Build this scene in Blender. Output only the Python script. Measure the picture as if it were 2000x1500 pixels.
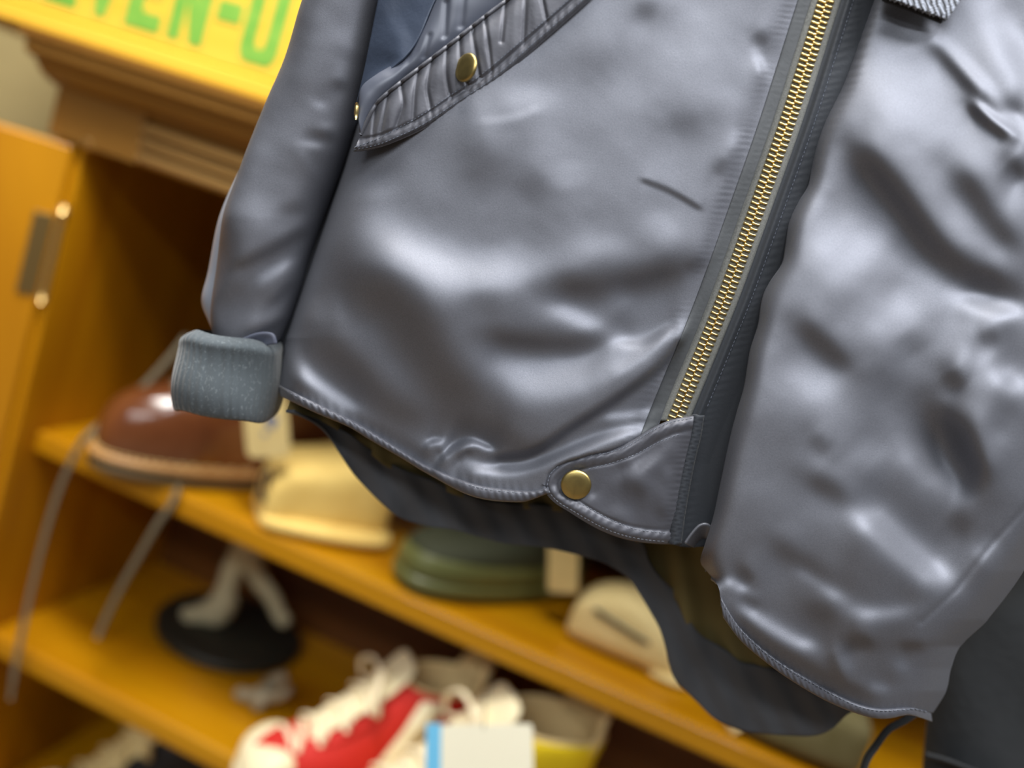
import bpy, math, random
import numpy as np
from math import sin, cos, radians, pi

for o in list(bpy.data.objects):
    bpy.data.objects.remove(o)
scene = bpy.context.scene
COL = scene.collection
rng = np.random.default_rng(7)
random.seed(7)

# ------------------------------------------------------------------ camera
F, ROLL, PITCH, YAW = 1700.0, radians(18.48), radians(9.01), radians(12.94)
CAM = np.array([0.0, -0.79, 1.25])
FW = np.array([-sin(YAW) * cos(PITCH), cos(YAW) * cos(PITCH), -sin(PITCH)])
RT0 = np.array([cos(YAW), sin(YAW), 0.0])
UP0 = np.cross(RT0, FW)
IX = RT0 * cos(ROLL) + UP0 * sin(ROLL)            # image right
IY = RT0 * sin(ROLL) - UP0 * cos(ROLL)            # image down
from mathutils import Matrix, Vector
cd = bpy.data.cameras.new('camera')
cd.sensor_width = 36.0
cd.lens = 36.0 * F / 2000.0
cd.clip_start = 0.01
cd.dof.use_dof = True
cd.dof.focus_distance = 0.425
cd.dof.aperture_fstop = 2.4
cam = bpy.data.objects.new('camera', cd)
COL.objects.link(cam)
m = Matrix.Identity(4)
for i in range(3):
    m[i][0] = IX[i]; m[i][1] = -IY[i]; m[i][2] = -FW[i]; m[i][3] = CAM[i]
cam.matrix_world = m
scene.camera = cam

# ------------------------------------------------------------------ world and light
scene.view_settings.view_transform = 'Standard'
scene.view_settings.look = 'None'
scene.view_settings.gamma = 1.0
scene.view_settings.use_curve_mapping = False
scene.view_settings.exposure = 0.0
w = bpy.data.worlds.new('world'); scene.world = w; w.use_nodes = True
w.node_tree.nodes['Background'].inputs[0].default_value = (0.86, 0.92, 1.0, 1)
w.node_tree.nodes['Background'].inputs[1].default_value = 0.05


def area(name, loc, target, sx, sy, power, col=(1, 1, 1)):
    l = bpy.data.lights.new(name, 'AREA'); l.shape = 'RECTANGLE'
    l.size = sx; l.size_y = sy; l.energy = power; l.color = col
    o = bpy.data.objects.new(name, l); COL.objects.link(o)
    o.location = loc
    d = Vector(target) - Vector(loc)
    o.rotation_euler = d.to_track_quat('-Z', 'Y').to_euler()
    return o

# shop luminaires at ceiling height; the two far ones are added jacket fill
area('ceiling_and_fill_light', (-0.55, -0.58, 2.65), (-0.5, -0.50, 0.0), 1.2, 0.3, 56, (1.0, 0.97, 0.92))
area('ceiling_and_fill_light', (0.75, -1.05, 2.65), (0.55, -0.85, 0.0), 1.2, 0.3, 50, (0.97, 0.98, 1.0))
area('ceiling_and_fill_light', (-0.3, -2.8, 2.65), (-0.3, -2.2, 0.0), 2.4, 0.3, 48, (0.95, 0.98, 1.0))
area('ceiling_and_fill_light', (-0.3, -4.6, 2.65), (-0.3, -3.9, 0.0), 2.4, 0.3, 26, (0.95, 0.98, 1.0))

# ------------------------------------------------------------------ projection helpers

def rays(px, py):
    px = np.asarray(px, float); py = np.asarray(py, float)
    return FW + ((px - 1000) / F)[..., None] * IX + ((py - 750) / F)[..., None] * IY


def onY(px, py, Y):
    v = rays(px, py)
    return CAM + v * ((Y - CAM[1]) / v[..., 1])[..., None]


def onZ(px, py, Z):
    v = rays(px, py)
    return CAM + v * ((Z - CAM[2]) / v[..., 2])[..., None]

# vertical plane in which the jacket front hangs
JN = -np.array([-sin(YAW), cos(YAW), 0.0])
JO = CAM + 0.425 * rays(1350, 620)
MMPX = 0.425 / F                                   # metres per reference pixel


def JP(px, py, h=0.0):
    """point on the vertical plane h metres in front of (behind, if negative) the hanging plane"""
    v = rays(px, py)
    h = np.asarray(h, float) + np.zeros(v.shape[:-1])
    return CAM + v * ((((JO - CAM) @ JN) + h) / (v @ JN))[..., None]

# ------------------------------------------------------------------ materials
MATS = {}


def mat(name, col, rough=0.5, metal=0.0, spec=0.5, sheen=0.0, sheen_tint=(1, 1, 1), noise=None, bump=None, coat=0.0, aniso=0):
    """noise=(scale(xyz), amount, second colour) ; bump=(scale, strength, distance)"""
    if name in MATS:
        return MATS[name]
    M = bpy.data.materials.new(name); M.use_nodes = True
    nt = M.node_tree; b = nt.nodes['Principled BSDF']
    b.inputs['Base Color'].default_value = (*col, 1)
    b.inputs['Roughness'].default_value = rough
    b.inputs['Metallic'].default_value = metal
    b.inputs['Specular IOR Level'].default_value = spec
    b.inputs['Sheen Weight'].default_value = sheen
    b.inputs['Sheen Tint'].default_value = (*sheen_tint, 1)
    b.inputs['Coat Weight'].default_value = coat
    tc = nt.nodes.new('ShaderNodeTexCoord')
    if noise:
        sc, lo, hi, c2 = noise
        mp = nt.nodes.new('ShaderNodeMapping'); mp.inputs['Scale'].default_value = sc
        nt.links.new(tc.outputs['Object'], mp.inputs[0])
        n = nt.nodes.new('ShaderNodeTexNoise'); n.inputs['Scale'].default_value = 1.0
        n.inputs['Detail'].default_value = 6; n.inputs['Distortion'].default_value = 0.6
        nt.links.new(mp.outputs[0], n.inputs['Vector'])
        r = nt.nodes.new('ShaderNodeValToRGB')
        r.color_ramp.elements[0].position = lo; r.color_ramp.elements[1].position = hi
        r.color_ramp.elements[0].color = (*col, 1); r.color_ramp.elements[1].color = (*c2, 1)
        nt.links.new(n.outputs['Fac'], r.inputs[0])
        nt.links.new(r.outputs[0], b.inputs['Base Color'])
    if bump:
        sc, st, dist = bump
        n2 = nt.nodes.new('ShaderNodeTexNoise'); n2.inputs['Scale'].default_value = sc
        n2.inputs['Detail'].default_value = 3
        nt.links.new(tc.outputs['Object'], n2.inputs['Vector'])
        bp = nt.nodes.new('ShaderNodeBump'); bp.inputs['Strength'].default_value = st
        bp.inputs['Distance'].default_value = dist
        nt.links.new(n2.outputs['Fac'], bp.inputs['Height'])
        nt.links.new(bp.outputs[0], b.inputs['Normal'])
    MATS[name] = M
    return M


def weave(M, scale, strength, dist, dir_='X'):
    nt = M.node_tree; b = nt.nodes['Principled BSDF']
    tc = nt.nodes.new('ShaderNodeTexCoord')
    wv = nt.nodes.new('ShaderNodeTexWave'); wv.inputs['Scale'].default_value = scale
    wv.bands_direction = dir_; wv.inputs['Distortion'].default_value = 0.6
    nt.links.new(tc.outputs['Object'], wv.inputs['Vector'])
    bp = nt.nodes.new('ShaderNodeBump'); bp.inputs['Strength'].default_value = strength
    bp.inputs['Distance'].default_value = dist
    nt.links.new(wv.outputs['Fac'], bp.inputs['Height'])
    nt.links.new(bp.outputs[0], b.inputs['Normal'])

SATIN = mat('navy_satin', (0.148, 0.156, 0.182), 0.57, 0.6, 0.5, noise=((1800, 1800, 1800), 0.3, 0.7, (0.188, 0.197, 0.230)), bump=(1500, 0.08, 0.0006))
SATIN2 = mat('navy_trim', (0.085, 0.088, 0.106), 0.5, 0.3, 0.5, sheen=0.1, bump=(500, 0.12, 0.0008))
SLATE = mat('slate_placket', (0.030, 0.035, 0.044), 0.6, 0.0, 0.4, sheen=0.1, bump=(600, 0.12, 0.0008))
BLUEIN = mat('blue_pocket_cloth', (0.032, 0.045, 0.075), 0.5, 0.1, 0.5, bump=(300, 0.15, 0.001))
FACING = mat('navy_facing', (0.078, 0.081, 0.09), 0.75, 0.0, 0.3, bump=(90, 0.3, 0.003))
LINING = mat('olive_lining', (0.17, 0.13, 0.045), 0.8, 0.0, 0.3, noise=((12, 12, 4), 0.35, 0.7, (0.11, 0.088, 0.036)))
KNIT = mat('grey_rib_knit', (0.062, 0.075, 0.084), 0.9, 0.0, 0.2, sheen=0.3, noise=((700, 700, 500), 0.55, 0.72, (0.12, 0.14, 0.15)))
TAPE = mat('zip_tape', (0.19, 0.195, 0.185), 0.8, 0.0, 0.3, noise=((1500, 1500, 1500), 0.4, 0.6, (0.13, 0.135, 0.128)))
BRASS = mat('zip_brass', (0.84, 0.64, 0.27), 0.30, 1.0, 0.5)
SNAP = mat('aged_brass', (0.50, 0.38, 0.14), 0.38, 1.0, 0.5, noise=((160, 160, 160), 0.35, 0.75, (0.36, 0.28, 0.11)))
THREAD = mat('grey_thread', (0.15, 0.165, 0.20), 0.6)
THREADD = mat('dark_thread', (0.10, 0.115, 0.15), 0.6)
WEB = mat('grey_webbing', (0.42, 0.46, 0.55), 0.6, sheen=0.2)
_nt = WEB.node_tree; _b = _nt.nodes['Principled BSDF']; _tc = _nt.nodes.new('ShaderNodeTexCoord')
_w = _nt.nodes.new('ShaderNodeTexWave'); _w.bands_direction = 'DIAGONAL'; _w.inputs['Scale'].default_value = 170; _w.inputs['Distortion'].default_value = 3.0; _w.inputs['Detail Scale'].default_value = 1.5
_nt.links.new(_tc.outputs['Object'], _w.inputs['Vector'])
_r = _nt.nodes.new('ShaderNodeValToRGB'); _r.color_ramp.elements[0].position = .3; _r.color_ramp.elements[1].position = .6
_r.color_ramp.elements[0].color = (.03, .033, .04, 1); _r.color_ramp.elements[1].color = (.42, .46, .55, 1)
_nt.links.new(_w.outputs['Fac'], _r.inputs[0]); _nt.links.new(_r.outputs[0], _b.inputs['Base Color'])
BLACK = mat('black_cloth', (0.010, 0.010, 0.011), 0.7)
CHAR = mat('charcoal_cotton', (0.013, 0.015, 0.017), 0.9, sheen=0.03, bump=(120, 0.3, 0.002))
WOOD = mat('orange_wood', (0.52, 0.225, 0.002), 0.38, 0.0, 0.4, noise=((3, 14, 1.2), 0.3, 0.75, (0.33, 0.115, 0.001)), coat=0.15)
WOODH = mat('orange_wood_long', (0.56, 0.265, 0.002), 0.36, 0.0, 0.4, noise=((1.5, 14, 22), 0.3, 0.75, (0.40, 0.155, 0.001)), coat=0.15)
WOODB = mat('brown_moulding', (0.27, 0.128, 0.022), 0.42, 0.0, 0.4, noise=((2, 20, 26), 0.3, 0.75, (0.19, 0.082, 0.013)))
CRATE = mat('yellow_crate_paint', (0.85, 0.47, 0.035), 0.6, 0.0, 0.3, noise=((2, 10, 60), 0.3, 0.75, (0.93, 0.56, 0.06)))
GREEN = mat('green_paint', (0.16, 0.40, 0.045), 0.6, noise=((40, 40, 60), 0.35, 0.7, (0.24, 0.47, 0.06)))
WALL = mat('beige_wall', (0.46, 0.36, 0.16), 0.9, bump=(40, 0.1, 0.01))
FLOOR = mat('shop_floor', (0.22, 0.16, 0.10), 0.6, noise=((2, 12, 1), 0.3, 0.7, (0.16, 0.11, 0.07)))
LEATHER = mat('brown_leather', (0.115, 0.034, 0.010), 0.24, 0.0, 0.6, noise=((22, 22, 22), 0.35, 0.75, (0.17, 0.055, 0.017)), coat=0.4)
LEATHT = mat('tan_leather', (0.46, 0.24, 0.08), 0.5, noise=((40, 40, 40), 0.35, 0.7, (0.38, 0.18, 0.055)))
SOLE = mat('brown_sole', (0.13, 0.085, 0.035), 0.6)
LACE = mat('grey_lace', (0.15, 0.125, 0.075), 0.8, bump=(400, 0.4, 0.002))
PAPER = mat('cream_card', (0.72, 0.56, 0.24), 0.7, noise=((30, 30, 30), 0.4, 0.7, (0.66, 0.5, 0.21)))
SMUDGE = mat('grey_ink', (0.20, 0.21, 0.26), 0.8)
CANVAS = mat('cream_canvas', (0.90, 0.65, 0.20), 0.8, noise=((30, 30, 30), 0.35, 0.7, (0.82, 0.57, 0.16)), bump=(260, 0.2, 0.002))
CANVASW = mat('pale_canvas', (0.88, 0.71, 0.34), 0.8, noise=((30, 30, 30), 0.35, 0.7, (0.82, 0.65, 0.29)), bump=(260, 0.2, 0.002))
OLIVE = mat('olive_rubber', (0.115, 0.125, 0.040), 0.4, bump=(60, 0.15, 0.004))
OLIVED = mat('olive_canvas', (0.030, 0.034, 0.014), 0.8)
PLASTER = mat('grey_plaster', (0.46, 0.41, 0.25), 0.8, bump=(80, 0.2, 0.004))
BASEB = mat('black_base', (0.020, 0.020, 0.014), 0.5)
STONE = mat('grey_stone', (0.30, 0.25, 0.16), 0.6, bump=(120, 0.3, 0.004))
RED = mat('red_canvas', (0.62, 0.020, 0.012), 0.7, bump=(200, 0.2, 0.002))
RUBBER = mat('cream_rubber', (0.95, 0.85, 0.56), 0.45)
WLACE = mat('white_lace', (0.94, 0.82, 0.56), 0.8)
YELLOW = mat('yellow_canvas', (0.95, 0.70, 0.010), 0.7, bump=(200, 0.2, 0.002))
INNER = mat('tan_lining', (0.76, 0.58, 0.28), 0.8)
WPAPER = mat('white_card', (0.93, 0.88, 0.68), 0.7)
BLUEP = mat('blue_print', (0.16, 0.55, 0.85), 0.6)
DKGREY = mat('dark_grey_print', (0.13, 0.12, 0.08), 0.8)
BRASSD = mat('dull_hinge', (0.26, 0.17, 0.06), 0.4, 0.8, 0.5)
BRASSL = mat('hinge_pin', (0.75, 0.52, 0.2), 0.3, 0.9, 0.5)

# ------------------------------------------------------------------ object helpers

def root(name, loc, label, cat, rotz=0.0, group=None, rot=None):
    o = bpy.data.objects.new(name, None); COL.objects.link(o)
    o.empty_display_size = 0.03
    o.location = [float(c) for c in loc]
    if cat in ('boot', 'cap', 'hat', 'shoe', 'sneaker', 'figurine', 'ornament'):
        o.location.z += 0.0010                       # stands on, not in, the shelf
    o.rotation_euler = rot if rot else (0, 0, rotz)
    o['label'] = label; o['category'] = cat
    if group: o['group'] = group
    return o

ORG = {}          # world-space origin that part vertices are stored against


def mk(name, verts, faces, material, parent=None, smooth=True, local=False):
    verts = np.asarray(verts, float).reshape(-1, 3)
    if parent is not None and not local:
        p = parent
        while p.parent is not None:
            p = p.parent
        verts = verts - np.array(p.location)
    me = bpy.data.meshes.new(name)
    me.from_pydata(verts.tolist(), [], faces if isinstance(faces, list) else faces.tolist())
    me.materials.append(material)
    if smooth:
        me.polygons.foreach_set('use_smooth', [True] * len(me.polygons))
    me.update()
    o = bpy.data.objects.new(name, me); COL.objects.link(o)
    if parent is not None:
        o.parent = parent
    return o


def tag(o, label, cat, group=None):
    o['label'] = label; o['category'] = cat
    if group: o['group'] = group
    return o


def gridfaces(nv, nu, closeu=False):
    j, i = np.meshgrid(np.arange(nv - 1), np.arange(nu if closeu else nu - 1), indexing='ij')
    i2 = (i + 1) % nu
    f = np.stack([j * nu + i, (j + 1) * nu + i, (j + 1) * nu + i2, j * nu + i2], -1)
    return f.reshape(-1, 4)


def solid(o, t, offset=-1.0):
    s = o.modifiers.new('thickness', 'SOLIDIFY'); s.thickness = t; s.offset = offset
    return o


def catmull(pts, n):
    p = np.asarray(pts, float)
    if len(p) == 2:
        t = np.linspace(0, 1, n)[:, None]
        return p[0] * (1 - t) + p[1] * t
    q = np.vstack([2 * p[0] - p[1], p, 2 * p[-1] - p[-2]])
    out = []
    for k in range(1, len(q) - 2):
        t = np.linspace(0, 1, 24, endpoint=False)[:, None]
        a, b, c, d = q[k - 1], q[k], q[k + 1], q[k + 2]
        out.append(0.5 * ((2 * b) + (c - a) * t + (2 * a - 5 * b + 4 * c - d) * t ** 2 + (3 * b - a - 3 * c + d) * t ** 3))
    s = np.vstack(out + [p[-1:]])
    L = np.concatenate([[0], np.cumsum(np.linalg.norm(np.diff(s, axis=0), axis=1))])
    tt = np.linspace(0, L[-1], n)
    return np.stack([np.interp(tt, L, s[:, k]) for k in range(s.shape[1])], 1)


def coons(top, bottom, left, right, nu, nv):
    T, B = catmull(top, nu), catmull(bottom, nu)
    L, R = catmull(left, nv), catmull(right, nv)
    u = np.linspace(0, 1, nu)[None, :, None]; v = np.linspace(0, 1, nv)[:, None, None]
    S = (1 - v) * T[None] + v * B[None] + (1 - u) * L[:, None] + u * R[:, None]
    S -= (1 - u) * (1 - v) * T[0] + u * (1 - v) * T[-1] + (1 - u) * v * B[0] + u * v * B[-1]
    return S


def polydist(X, Y, pts):
    pts = np.asarray(pts, float); d = np.full(X.shape, 1e9)
    for a, b in zip(pts[:-1], pts[1:]):
        ab = b - a; l2 = max((ab ** 2).sum(), 1e-9)
        t = np.clip(((X - a[0]) * ab[0] + (Y - a[1]) * ab[1]) / l2, 0, 1)
        d = np.minimum(d, (X - a[0] - t * ab[0]) ** 2 + (Y - a[1] - t * ab[1]) ** 2)
    return np.sqrt(d)


def stroke(X, Y, pts, wd):
    """gaussian stroke along a polyline, fading out toward both ends"""
    pts = catmull(pts, max(6, 4 * len(pts))) if len(pts) > 2 else catmull(pts, 6)
    L = np.concatenate([[0], np.cumsum(np.linalg.norm(np.diff(pts, axis=0), axis=1))])
    d = np.full(X.shape, 1e9); tt = np.zeros(X.shape)
    for k in range(len(pts) - 1):
        a, b = pts[k], pts[k + 1]
        ab = b - a; l2 = max((ab ** 2).sum(), 1e-9)
        t = np.clip(((X - a[0]) * ab[0] + (Y - a[1]) * ab[1]) / l2, 0, 1)
        q = (X - a[0] - t * ab[0]) ** 2 + (Y - a[1] - t * ab[1]) ** 2
        m_ = q < d
        d = np.where(m_, q, d); tt = np.where(m_, L[k] + t * math.sqrt(l2), tt)
    e = min(L[-1] * 0.4, 3.2 * wd)
    f = np.clip(np.minimum(tt, L[-1] - tt) / max(e, 1e-6), 0, 1)
    f = 0.25 + 0.75 * f * f * (3 - 2 * f)
    return f * np.exp(-0.5 * d / wd ** 2)


def inside(X, Y, poly):
    r = np.zeros(X.shape, bool); n_ = len(poly)
    for k in range(n_):
        (x1, y1), (x2, y2) = poly[k], poly[(k + 1) % n_]
        if y1 == y2: continue
        c = ((y1 > Y) != (y2 > Y)) & (X < (x2 - x1) * (Y - y1) / (y2 - y1) + x1)
        r ^= c
    return r


class Field:
    """height field of a cloth panel (metres) over reference coordinates.
    tilt strokes (polyline, width, amount): the cloth turns up (+) or down (-) there;
    the surface is found by integrating those tilts."""
    def __init__(s, x0, x1, y0, y1, tilts, direct=(), base=None, k=0.5, step=4.0, eps=0.10, rough=0.0):
        s.x0, s.y0, s.st = x0, y0, step
        xs = np.arange(x0, x1, step); ys = np.arange(y0, y1, step)
        X, Y = np.meshgrid(xs, ys)
        S = np.zeros_like(X)
        for pts, wd, a in tilts:
            S += 1.12 * a * stroke(X, Y, pts, wd)
        if rough > 0:
            for wl, am in ((90, 0.55), (40, 0.22), (190, 0.7)):
                nz = rng.normal(size=X.shape)
                fx = np.fft.fftfreq(X.shape[1], step)[None]; fy = np.fft.fftfreq(X.shape[0], step)[:, None]
                fr = np.sqrt((fx * 1.2 + fy * .5) ** 2 + (fy * 1.0 - fx * .3) ** 2)
                g = np.exp(-((fr - 1.0 / wl) / (0.45 / wl)) ** 2)
                q = np.fft.ifft2(np.fft.fft2(nz) * g).real
                S += rough * am * q / q.std()
        wx = 2 * pi * np.fft.fftfreq(X.shape[1], step)[None]; wy = 2 * pi * np.fft.fftfreq(X.shape[0], step)[:, None]
        ux, uy = 0.32, -0.947                                  # up direction of the place
        wl = wx * ux + wy * uy
        H = 1j * wl * np.fft.fft2(S * k) / (wl ** 2 + eps * (wx ** 2 + wy ** 2) + (1 / 260.0) ** 2)
        h = np.fft.ifft2(H).real * MMPX
        h -= h.mean()
        for pts, wd, a in direct:
            h += a * np.exp(-0.5 * (polydist(X, Y, pts) / wd) ** 2)
        if base is not None:
            h += base(X, Y)
        s.h = h

    def __call__(s, px, py):
        fx = np.clip((np.asarray(px, float) - s.x0) / s.st, 0, s.h.shape[1] - 1.001)
        fy = np.clip((np.asarray(py, float) - s.y0) / s.st, 0, s.h.shape[0] - 1.001)
        i, j = fx.astype(int), fy.astype(int); a, b = fx - i, fy - j
        h = s.h
        return (h[j, i] * (1 - a) + h[j, i + 1] * a) * (1 - b) + (h[j + 1, i] * (1 - a) + h[j + 1, i + 1] * a) * b


def patch(name, S, h, material, parent, thick=0.0012, smooth=True):
    P = JP(S[..., 0], S[..., 1], h)
    o = mk(name, P, gridfaces(S.shape[0], S.shape[1]), material, parent, smooth)
    if thick: solid(o, thick, -1.0)
    return o


def tube(path, r, n=10, flat=1.0, up=None, cap=True):
    """verts, faces of a tube along a 3d path; r scalar or array"""
    p = np.asarray(path, float); r = np.zeros(len(p)) + r
    t = np.gradient(p, axis=0); t /= np.linalg.norm(t, axis=1)[:, None] + 1e-12
    ref = np.array(up if up is not None else (0, 0, 1.0), float)
    V = []
    for k in range(len(p)):
        a = np.cross(t[k], ref)
        if np.linalg.norm(a) < 1e-3: a = np.cross(t[k], (1.0, 0.3, 0))
        a /= np.linalg.norm(a); b = np.cross(a, t[k])
        an = np.arange(n) * 2 * pi / n
        V.append(p[k] + r[k] * (np.cos(an)[:, None] * a + flat * np.sin(an)[:, None] * b))
    V = np.vstack(V)
    f = gridfaces(len(p), n, True).tolist()
    if cap:
        f.append(list(range(n))[::-1]); f.append([(len(p) - 1) * n + i for i in range(n)])
    return V, f


def join(parts):
    V, Fc, n = [], [], 0
    for v, f in parts:
        v = np.asarray(v).reshape(-1, 3)
        V.append(v); Fc += [[i + n for i in q] for q in f]; n += len(v)
    return np.vstack(V), Fc


def box(x0, x1, y0, y1, z0, z1):
    v = [(x0, y0, z0), (x1, y0, z0), (x1, y1, z0), (x0, y1, z0), (x0, y0, z1), (x1, y0, z1), (x1, y1, z1), (x0, y1, z1)]
    f = [[0, 3, 2, 1], [4, 5, 6, 7], [0, 1, 5, 4], [1, 2, 6, 5], [2, 3, 7, 6], [3, 0, 4, 7]]
    return np.array(v, float), f


def bevel(o, wd, seg=2):
    b = o.modifiers.new('bevel', 'BEVEL'); b.width = wd; b.segments = seg; b.limit_method = 'ANGLE'
    return o


def prism(poly, d0, d1, axis=1):
    """polygon (a,b) extruded along an axis"""
    n = len(poly); V = []
    for d in (d0, d1):
        for a, b in poly:
            V.append({0: (d, a, b), 1: (a, d, b), 2: (a, b, d)}[axis])
    f = [list(range(n)), list(range(n, 2 * n))[::-1]] + [[i, n + i, n + (i + 1) % n, (i + 1) % n] for i in range(n)]
    return np.array(V, float), f

# ================================================================== SETTING
wv, wf = box(-3.0, 2.5, 0.40, 0.46, 0, 2.7)
o = mk('wall_back', wv, wf, WALL, smooth=False); o['kind'] = 'structure'
wv, wf = box(-3.0, 2.5, -5.5, 0.46, -0.05, 0)
o = mk('floor', wv, wf, FLOOR, smooth=False); o['kind'] = 'structure'

# ================================================================== CABINET
XL, XLO, XR, XRO = -0.705, -0.742, 0.62, 0.66      # inner / outer sides
Z1, Z2, Z3, ZT = 0.871, 0.612, 0.352, 1.200
cab = root('display_cabinet', (-0.04, 0.18, 0), 'orange wooden display cabinet with open door and shelves of shoes behind the jacket', 'cabinet')


def cbox(name, b, m_=WOOD, par=cab, bv=0.002):
    v, f = box(*b)
    return bevel(mk(name, v, f, m_, par, False), bv)

cbox('side_panel', (XLO, XL, 0.0, 0.36, 0.0, ZT))
cbox('side_panel', (XR, XRO, 0.0, 0.36, 0.0, ZT))
cbox('back_panel', (XL, XR, 0.345, 0.36, 0.0, ZT), mat('shaded_back_wood', (0.13, 0.042, 0.002), 0.5, noise=((3, 14, 1.2), 0.3, 0.75, (0.08, 0.024, 0.002))))  # shade of the deep interior put into a darker wood colour
cbox('bottom_panel', (XL, XR, 0.0, 0.345, 0.06, 0.09), WOODH)
cbox('plinth', (XLO, XRO, -0.01, 0.02, 0.0, 0.06), WOODB)
for z in (Z1, Z2, Z3):
    cbox('shelf', (XL, XR, 0.03, 0.345, z - 0.026, z), WOODH, bv=0.004)
cbox('top_panel', (XLO, XRO, 0.0, 0.36, ZT + 0.05, ZT + 0.075), WOODB)
fr = cbox('frieze_board', (XLO, XRO, -0.002, 0.03, ZT, ZT + 0.055), WOODB)
cbox('corner_block', (XLO - 0.002, -0.632, -0.012, 0.0, ZT, ZT + 0.054), WOODB, fr)
for k in range(3):
    z = ZT + 0.008 + k * 0.0145
    pr = [(-0.002, z - 0.0062), (-0.0085, z - 0.005), (-0.0115, z), (-0.0085, z + 0.005), (-0.002, z + 0.0062)]
    v, f = prism(pr, -0.632, XRO - 0.1, 0)
    mk('reeded_strip', v, f, mat('reed_wood', (0.58, 0.35, 0.12), 0.4, noise=((2, 20, 26), 0.3, 0.75, (0.50, 0.28, 0.09))), fr, True)
# crown moulding swept along front and returning on the left end: (projection, height)
prof = [(0.0, ZT + 0.046), (0.006, ZT + 0.046), (0.008, ZT + 0.050), (0.014, ZT + 0.052), (0.024, ZT + 0.058), (0.030, ZT + 0.066), (0.032, ZT + 0.071),
        (0.038, ZT + 0.072), (0.041, ZT + 0.076), (0.041, ZT + 0.080), (0.037, ZT + 0.083), (0.044, ZT + 0.086), (0.050, ZT + 0.090), (0.050, ZT + 0.0975), (0.0, ZT + 0.0975)]
V = []
for p_, z in prof:
    V += [(XLO - p_ * .55, 0.36, z), (XLO - p_ * .55, -p_, z), (XRO + p_, -p_, z), (XRO + p_, 0.36, z)]
f = []
n = len(prof)
for k in range(n - 1):
    for s_ in range(3):
        f.append([k * 4 + s_, k * 4 + s_ + 1, (k + 1) * 4 + s_ + 1, (k + 1) * 4 + s_])
mk('crown_moulding', V, f, WOODB, cab, False)
cbox('cornice_top', (XLO - 0.022, XRO + 0.045, -0.045, 0.36, ZT + 0.0755, ZT + 0.0970), WOODB)

# door, hinged on the left front edge and swung outward past square
DA = radians(-140)
du = np.array([cos(DA), sin(DA), 0]); dn = np.array([-sin(DA), cos(DA), 0])    # along door, outward normal when open
dn = -dn if dn[1] > 0 and False else dn


def doorpt(a, t, z):
    return np.array([XL - 0.004, -0.004, 0]) + du * a + dn * t + np.array([0, 0, z])


def doorbox(name, a0, a1, t0, t1, z0, z1, m_, par, bv=0.002):
    v, f = box(a0, a1, t0, t1, z0, z1)
    v = np.array([doorpt(*q) for q in v])
    return bevel(mk(name, v, f, m_, par, False), bv)

door = doorbox('door', 0.004, 0.62, -0.022, 0.0, 0.10, ZT - 0.004, WOOD, cab, 0.003)
for zc in (1.075, 0.30):
    hg = doorbox('hinge', 0.007, 0.026, -0.001, 0.0025, zc - 0.045, zc + 0.045, BRASSD, door, 0.0005)
    p = [doorpt(0.0, 0.003, zz) for zz in np.linspace(zc - 0.05, zc + 0.05, 8)]
    v, f = tube(p, [0.0042] * 8, 10, up=(1, 0, 0)); mk('hinge_pin', v, f, BRASSL, hg)
    v, f = join([tube([doorpt(0, 0.003, zc + 0.05), doorpt(0, 0.003, zc + 0.056), doorpt(0, 0.003, zc + 0.059)], [0.006, 0.006, 0.002], 10, up=(1, 0, 0))])
    mk('pin_cap', v, f, BRASSL, hg)
v, f = tube([np.array([XL + 0.012, -0.004, ZT + 0.004]), np.array([XL + 0.012, -0.012, ZT + 0.004]), np.array([XL + 0.012, -0.014, ZT + 0.004])], [0.006, 0.006, 0.003], 12)
mk('brass_peg', v, f, BRASSL, cab)

# ================================================================== CRATE
ZC = ZT + 0.098
cr = root('wooden_crate', (-0.72, 0.1, ZC), 'yellow painted wooden crate with green block lettering on top of the cabinet', 'crate')
cy = -0.045


def crbox(name, b, m_=CRATE):
    v, f = box(*b)
    return bevel(mk(name, v, f, m_, cr, False), 0.0015)

X0, X1 = -1.02, -0.43
crbox('bottom_rail', (X0, X1, cy - 0.003, cy + 0.012, ZC, ZC + 0.0175))
crbox('front_board', (X0, X1, cy, cy + 0.012, ZC + 0.0195, ZC + 0.118))
crbox('front_board', (X0, X1, cy, cy + 0.012, ZC + 0.1195, ZC + 0.21))
crbox('back_board', (X0, X1, 0.25, 0.262, ZC, ZC + 0.21))
crbox('end_board', (X0, X0 + 0.015, cy + 0.0125, 0.2495, ZC, ZC + 0.21))
crbox('end_board', (X1 - 0.015, X1, cy + 0.0125, 0.2495, ZC, ZC + 0.21))
crbox('bottom_board', (X0 + 0.0155, X1 - 0.0155, cy + 0.0125, 0.2495, ZC, ZC + 0.012))
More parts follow.
